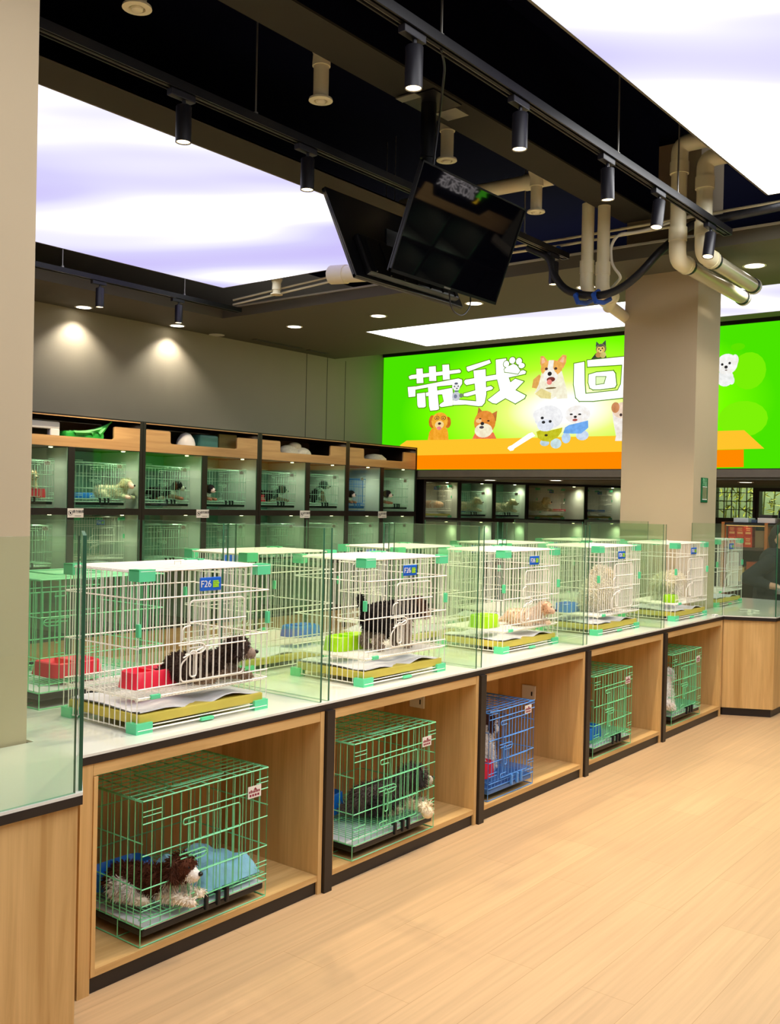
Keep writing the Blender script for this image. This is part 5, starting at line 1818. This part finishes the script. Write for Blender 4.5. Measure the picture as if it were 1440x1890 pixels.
ORG = pm('orange_shelf_wood', (196, 116, 52), .45, noise=.12, scale=10)
t = thing('display_shelf', 'dark shelf unit with orange wood ends behind the seated person', 'shelf', (-2.95, 10.2, 0))
for x in (-3.54, -3.11, -2.5):
    MB().box(x, x + .03, 9.98, 10.4, 0, 1.425).build('side_board', ORG, t)
for z in (.04, .45, .80, 1.145, 1.395):
    MB().box(-3.51, -2.47, 9.99, 10.39, z, z + .028).build('shelf_board', NICHE if z < 1.3 else BLACK, t)
MB().box(-3.51, -2.5, 10.385, 10.4, .06, 1.40).build('back_board', NICHE, t)
MB().box(-3.5, -3.12, 10.0, 10.02, 1.388, 1.394).build('light_strip', em((255, 190, 110), 1.2), t)
spot('shelf_lamp', (-3.31, 10.06, 1.384), 2.2, 150, None, (1, .7, .4), .02)
ROB = [pm('orange_red_carton', (236, 74, 30), .45, noise=.05), pm('red_carton', (214, 48, 26), .45, noise=.05)]
PRT = pm('carton_print', (255, 186, 120), .5)
place = ['left end', 'second place', 'third place', 'fourth place']
for i in range(3):
    for j in range(2):
        x = -3.495 + i * .082
        t = thing('carton', 'small orange-red carton, %s of the %s row on the lit shelf' % (place[i], ('bottom', 'top')[j]), 'box', (x, 10.05, 1.1735 + j * .105), group='orange-red cartons on the lit shelf')
        MB().rbox(0, .078, 0, .12, 0, .104, .002).build('box_body', ROB[(i + j) % 2], t, local=True)
        MB().box(.012, .066, -.0008, .0005, .028, .05).box(.02, .058, -.0008, .0005, .062, .07).box(.016, .06, -.0008, .0005, .08, .09).build('printed_panel', PRT, t, local=True)
for x, w, h_, z, c, nm, lab in ((-3.22, .09, .17, 1.1735, (146, 120, 80), 'carton', 'tan carton at the right end of the lit shelf'),
                               (-3.49, .17, .14, .8285, (196, 170, 96), 'carton', 'pale yellow carton on the shelf below the orange-red cartons'),
                               (-3.30, .16, .2, .8285, (176, 80, 40), 'carton', 'rust red carton beside the pale yellow carton'),
                               (-3.45, .24, .16, .4785, (150, 56, 34), 'carton', 'dark red carton on the low shelf behind the person')):
    tag(MB().rbox(x, x + w, 10.04, 10.3, z, z + h_, .003).build(nm, pm('carton_%d' % c[0], c, .6, noise=.06)), lab, 'box')
for x, w, h_, c, nm, lab, ct in ((-3.44, .15, .045, (206, 214, 208), 'folded_paper', 'pale folded papers on top of the shelf unit', 'papers'), (-3.26, .05, .03, (70, 84, 110), 'notebook', 'small blue notebook on top of the shelf unit', 'notebook'),
                                 (-3.20, .17, .05, (232, 224, 210), 'carton', 'white flat carton on top of the shelf unit', 'box'), (-2.98, .26, .13, (116, 64, 58), 'carton', 'maroon carton on top of the shelf unit', 'box')):
    tag(MB().rbox(x, x + w, 10.04, 10.26, 1.4235, 1.4235 + h_, .004).build(nm, pm('top_%d' % c[0], c, .6, noise=.06)), lab, ct)
tag(MB().rbox(-3.19, -3.06, 10.06, 10.24, 1.474, 1.505, .003).build('book', pm('dark_cover', (58, 50, 46), .5, noise=.2)), 'dark book lying on the white flat carton', 'book')
bg = MB().rbox(-3.085, -2.99, 10.3, 10.38, 1.4235, 1.56, .03)
tag(bg.build('bag', pm('black_bag', (18, 18, 22), .7, noise=.2)), 'black bag standing on the shelf unit before the window', 'bag')

# person, seated, facing +x
SKIN, BLKC = (206, 160, 130), (26, 34, 34)
px, py = -2.86, 9.35
body = [((0, 0, .62), (.0, 0, .80), .135, .12, SKIN), ((.0, 0, .80), (.05, 0, 1.06), .12, .13, SKIN), ((.05, 0, 1.12), (.08, 0, 1.22), .06, .05, SKIN),
        ((.10, 0, 1.30), (.115, 0, 1.325), .082, .088, SKIN), ((.13, 0, 1.27), (.155, 0, 1.25), .055, .042, SKIN), ((.195, 0, 1.29), (.205, 0, 1.272), .016, .018, SKIN)]
for s in (-1, 1):
    body += [((.05, s * .15, 1.08), (-.12, s * .24, .93), .052, .045, SKIN), ((-.12, s * .24, .93), (.06, s * .2, .87), .043, .032, SKIN), ((.06, s * .2, .87), (.12, s * .18, .86), .034, .030, SKIN),
             ((.10, s * .085, 1.30), (.10, s * .092, 1.315), .016, .018, SKIN),
             ((0, s * .09, .62), (.40, s * .11, .60), .088, .064, SKIN), ((.40, s * .11, .60), (.36, s * .11, .14), .06, .04, SKIN), ((.36, s * .11, .12), (.50, s * .12, .10), .045, .035, SKIN)]
    for f, (dy, ln, dz) in enumerate(((-.028, .062, 0), (-.010, .074, .002), (.009, .070, .001), (.026, .056, -.002))):
        q = Vector((.135, s * (.18 + dy), .86 + dz))
        k = q + Vector((ln * .55, 0, -.006))
        body += [(tuple(q), tuple(k), .0095, .009, SKIN), (tuple(k), tuple(k + Vector((ln * .42, 0, -.026))), .009, .007, SKIN)]
    body += [((.10, s * .155, .855), (.15, s * .128, .842), .011, .009, SKIN)]
t = thing('person', 'person in dark clothing sitting side-on, leaning forward with bent elbow', 'person', (px, py, 0))
me = sdf_body(body, .0075)
me.materials.clear()
me.materials.append(FUR)
paint(me, body, 0.0, 5)
me.polygons.foreach_set('use_smooth', [True] * len(me.polygons))
b = bpy.data.objects.new('body', me)
COL.objects.link(b)
b.parent = t


def clothing(name, prims, mat, voxel=.012):
    m_ = sdf_body(prims, voxel)
    m_.materials.clear()
    m_.materials.append(mat)
    m_.polygons.foreach_set('use_smooth', [True] * len(m_.polygons))
    o_ = bpy.data.objects.new(name, m_)
    COL.objects.link(o_)
    o_.parent = t


jk = [((0, 0, .64), (.0, 0, .80), .155, .145, BLKC), ((.0, 0, .80), (.05, 0, 1.07), .145, .150, BLKC), ((.05, 0, 1.12), (.06, 0, 1.16), .085, .07, BLKC)]
tr = []
hd = [((.085, 0, 1.335), (.10, 0, 1.36), .088, .085, BLK), ((.05, 0, 1.29), (.05, 0, 1.23), .07, .06, BLK)]
sh = []
for s in (-1, 1):
    jk += [((.05, s * .15, 1.08), (-.12, s * .24, .93), .072, .064, BLKC), ((-.12, s * .24, .93), (.04, s * .2, .872), .062, .048, BLKC)]
    tr += [((0, s * .09, .62), (.40, s * .11, .60), .104, .08, BLKC), ((.40, s * .11, .60), (.36, s * .11, .17), .076, .06, BLKC)]
    sh += [((.35, s * .11, .11), (.50, s * .12, .095), .055, .045, BLKC)]
tr += [((-.02, 0, .60), (.02, 0, .60), .13, .13, BLKC)]
clothing('jacket', jk, pm('black_fabric', (26, 32, 34), .9, noise=.1, bump=.3, scale=20))
clothing('trousers', tr, pm('navy_fabric', (36, 42, 66), .9, noise=.1, bump=.3, scale=20))
clothing('hair', hd, pm('dark_hair', (30, 22, 18), .6, noise=.3, scale=60))
clothing('shoes', sh, BLACK)
for s in (-1, 1):
    MB().ell((.188, s * .032, 1.315), (.008, .012, .008), 0, 10, 6).build('eye', EYE_M, t, local=True)
MB().ell((.19, 0, 1.235), (.008, .022, .006), 0, 10, 6).build('mouth', pm('lip_colour', (150, 80, 74), .5), t, local=True)
t = thing('stool', 'round black stool under the seated person', 'stool', (px, py, 0))
MB().lathe([(.17, .44), (.18, .455), (.18, .475), (.16, .485)], (0, 0, 0), n=24).build('seat', BLACK, t, local=True, smooth=True)
for a in range(4):
    c, s = math.cos(a * H + .7), math.sin(a * H + .7)
    MB().wire((c * .09, s * .09, .44), (c * .17, s * .17, 0), .013, n=6).build('leg', STEEL, t, local=True)
MB().lathe([(.13, .2), (.145, .2), (.145, .215), (.13, .215)], (0, 0, 0), n=24, cap=False).build('foot_ring', STEEL, t, local=True)
# service desk before the person
t = thing('service_desk', 'low desk in front of the seated person', 'desk', (-1.8, 9.5, 0))
MB().rbox(-2.14, -1.4, 9.1, 9.9, .80, .83, .004).build('desk_top', WHITEP, t)
for x in (-2.10, -1.46):
    MB().box(x, x + .04, 9.12, 9.88, 0, .80).build('side_panel', WOOD, t)

# plaque on the far pillar
t = thing('wall_plaque', 'small green upright plaque on the side of the far pillar', 'sign', (-2.849, 7.62, 1.70))
p = MB().rbox(-2.8495, -2.843, 7.551, 7.689, 1.602, 1.796, .002).build('plate', pm('plaque_green', (28, 104, 66), .35, noise=.03), t)
for z in (1.768, 1.742):
    text('微信' if z > 1.75 else '扫码', .045, pm('plaque_print', (150, 206, 160), .5), t, (.0063, 0, z - 1.70), (H, 0, H), .0004, name='lettering')
MB().box(-2.8435, -2.842, 7.572, 7.668, 1.722, 1.728).box(-2.8435, -2.842, 7.572, 7.668, 1.622, 1.630).build('printed_line', WHITEP, t)
MB().box(-2.8435, -2.8425, 7.574, 7.666, 1.631, 1.721).build('printed_panel', pm('plaque_panel', (128, 132, 98), .5, noise=.15, scale=30), t)

# white plug lead on the far end counter
m = MB().rbox(-2.52, -2.49, 7.72, 7.75, HT + .0005, HT + .02, .004).tube(rounded([(-2.505, 7.75, HT + .008), (-2.46, 7.85, HT + .008), (-2.56, 7.9, HT + .008), (-2.62, 7.84, HT + .008)], .03, 4), .004, n=6)
tag(m.build('plug_lead', WHITEP), 'white plug and lead lying on the far end cabinet', 'cable')
m = MB().tube(rounded([(-2.60, 7.24, HT + .006), (-2.60, 7.31, HT + .006), (-2.63, 7.31, HT + .006), (-2.63, 7.26, HT + .006)], .012, 4), .006, n=6)
tag(m.build('cage_hook', WHITEP), 'white hook lying beside the farthest white front cage', 'hook')

# ================================================================== opposite cabinet (mirrored in the front television)
xo = 1.4
t = thing('opposite_display_cabinet', 'pet cabinet across the shop, mirrored in the front television', 'cabinet', (xo, 9.9, 0))
for y in (9.02, 9.78, 10.58, 11.55):
    MB().box(xo, xo + .6, y, y + .06, 0, 2.1).build('black_post', BLACK, t)
for z in (0, .40, .95, 1.47, 1.98):
    MB().box(xo + .002, xo + .6, 9.08, 11.55, z, z + .05).build('shelf', BLACK, t)
MB().box(xo + .58, xo + .6, 9.08, 10.6, .05, 2.1).build('back_panel', CABG, t)
MB().box(xo + .3, xo + .32, 10.64, 11.55, .05, 1.98).build('dark_board', BLACK, t)
P = [(9.02, 1.99), (10.9, 1.99), (10.9, 2.20), (10.35, 2.20), (10.25, 2.09), (9.25, 2.09), (9.15, 2.20), (9.02, 2.20)]
MB().prism(P, xo - .02, xo - .0005, 0).build('notched_board', FASCIA, t)
for y, w in ((9.08, .70), (9.84, .74)):
    for z0, z1 in ((.45, .95), (1.0, 1.47), (1.52, 1.98)):
        pane(MB(), (xo + .006, y + .001), (xo + .006, y + w - .001), z0 + .001, z1 - .001, .006).build('glass_door', GP, t)
        led((xo + .2, y + w - .2, z1 - .02), 4.0)
t = thing('shop_sign', 'dark fascia sign with white characters and a green logo, mirrored in the television', 'sign', (xo, 9.9, 2.3))
MB().box(xo - .01, xo + .4, 8.8, 11.6, 2.101, 2.75).build('board', NAVY, t)
for i, ch in enumerate('派宠家族'):
    text(ch, .21, em((235, 225, 225), 2.0), t, (-.0125, -.04 - i * .185, .0), (H, 0, -H), .001, name='lettering')
lg = MB().prism([(9.98, 2.20), (10.06, 2.20), (10.07, 2.40), (9.98, 2.42), (10.0, 2.38), (10.03, 2.37), (10.03, 2.24)], xo - .0125, xo - .01, 0, 0)
lg.prism([(9.98, 2.27), (10.01, 2.41), (10.13, 2.43), (10.24, 2.40), (10.11, 2.37), (10.17, 2.32), (10.07, 2.31), (10.09, 2.25), (10.03, 2.28)], xo - .0127, xo - .01, 0, 1)
lg.build('logo', [em((240, 190, 40), 2.0), em((80, 200, 40), 2.0)], t)
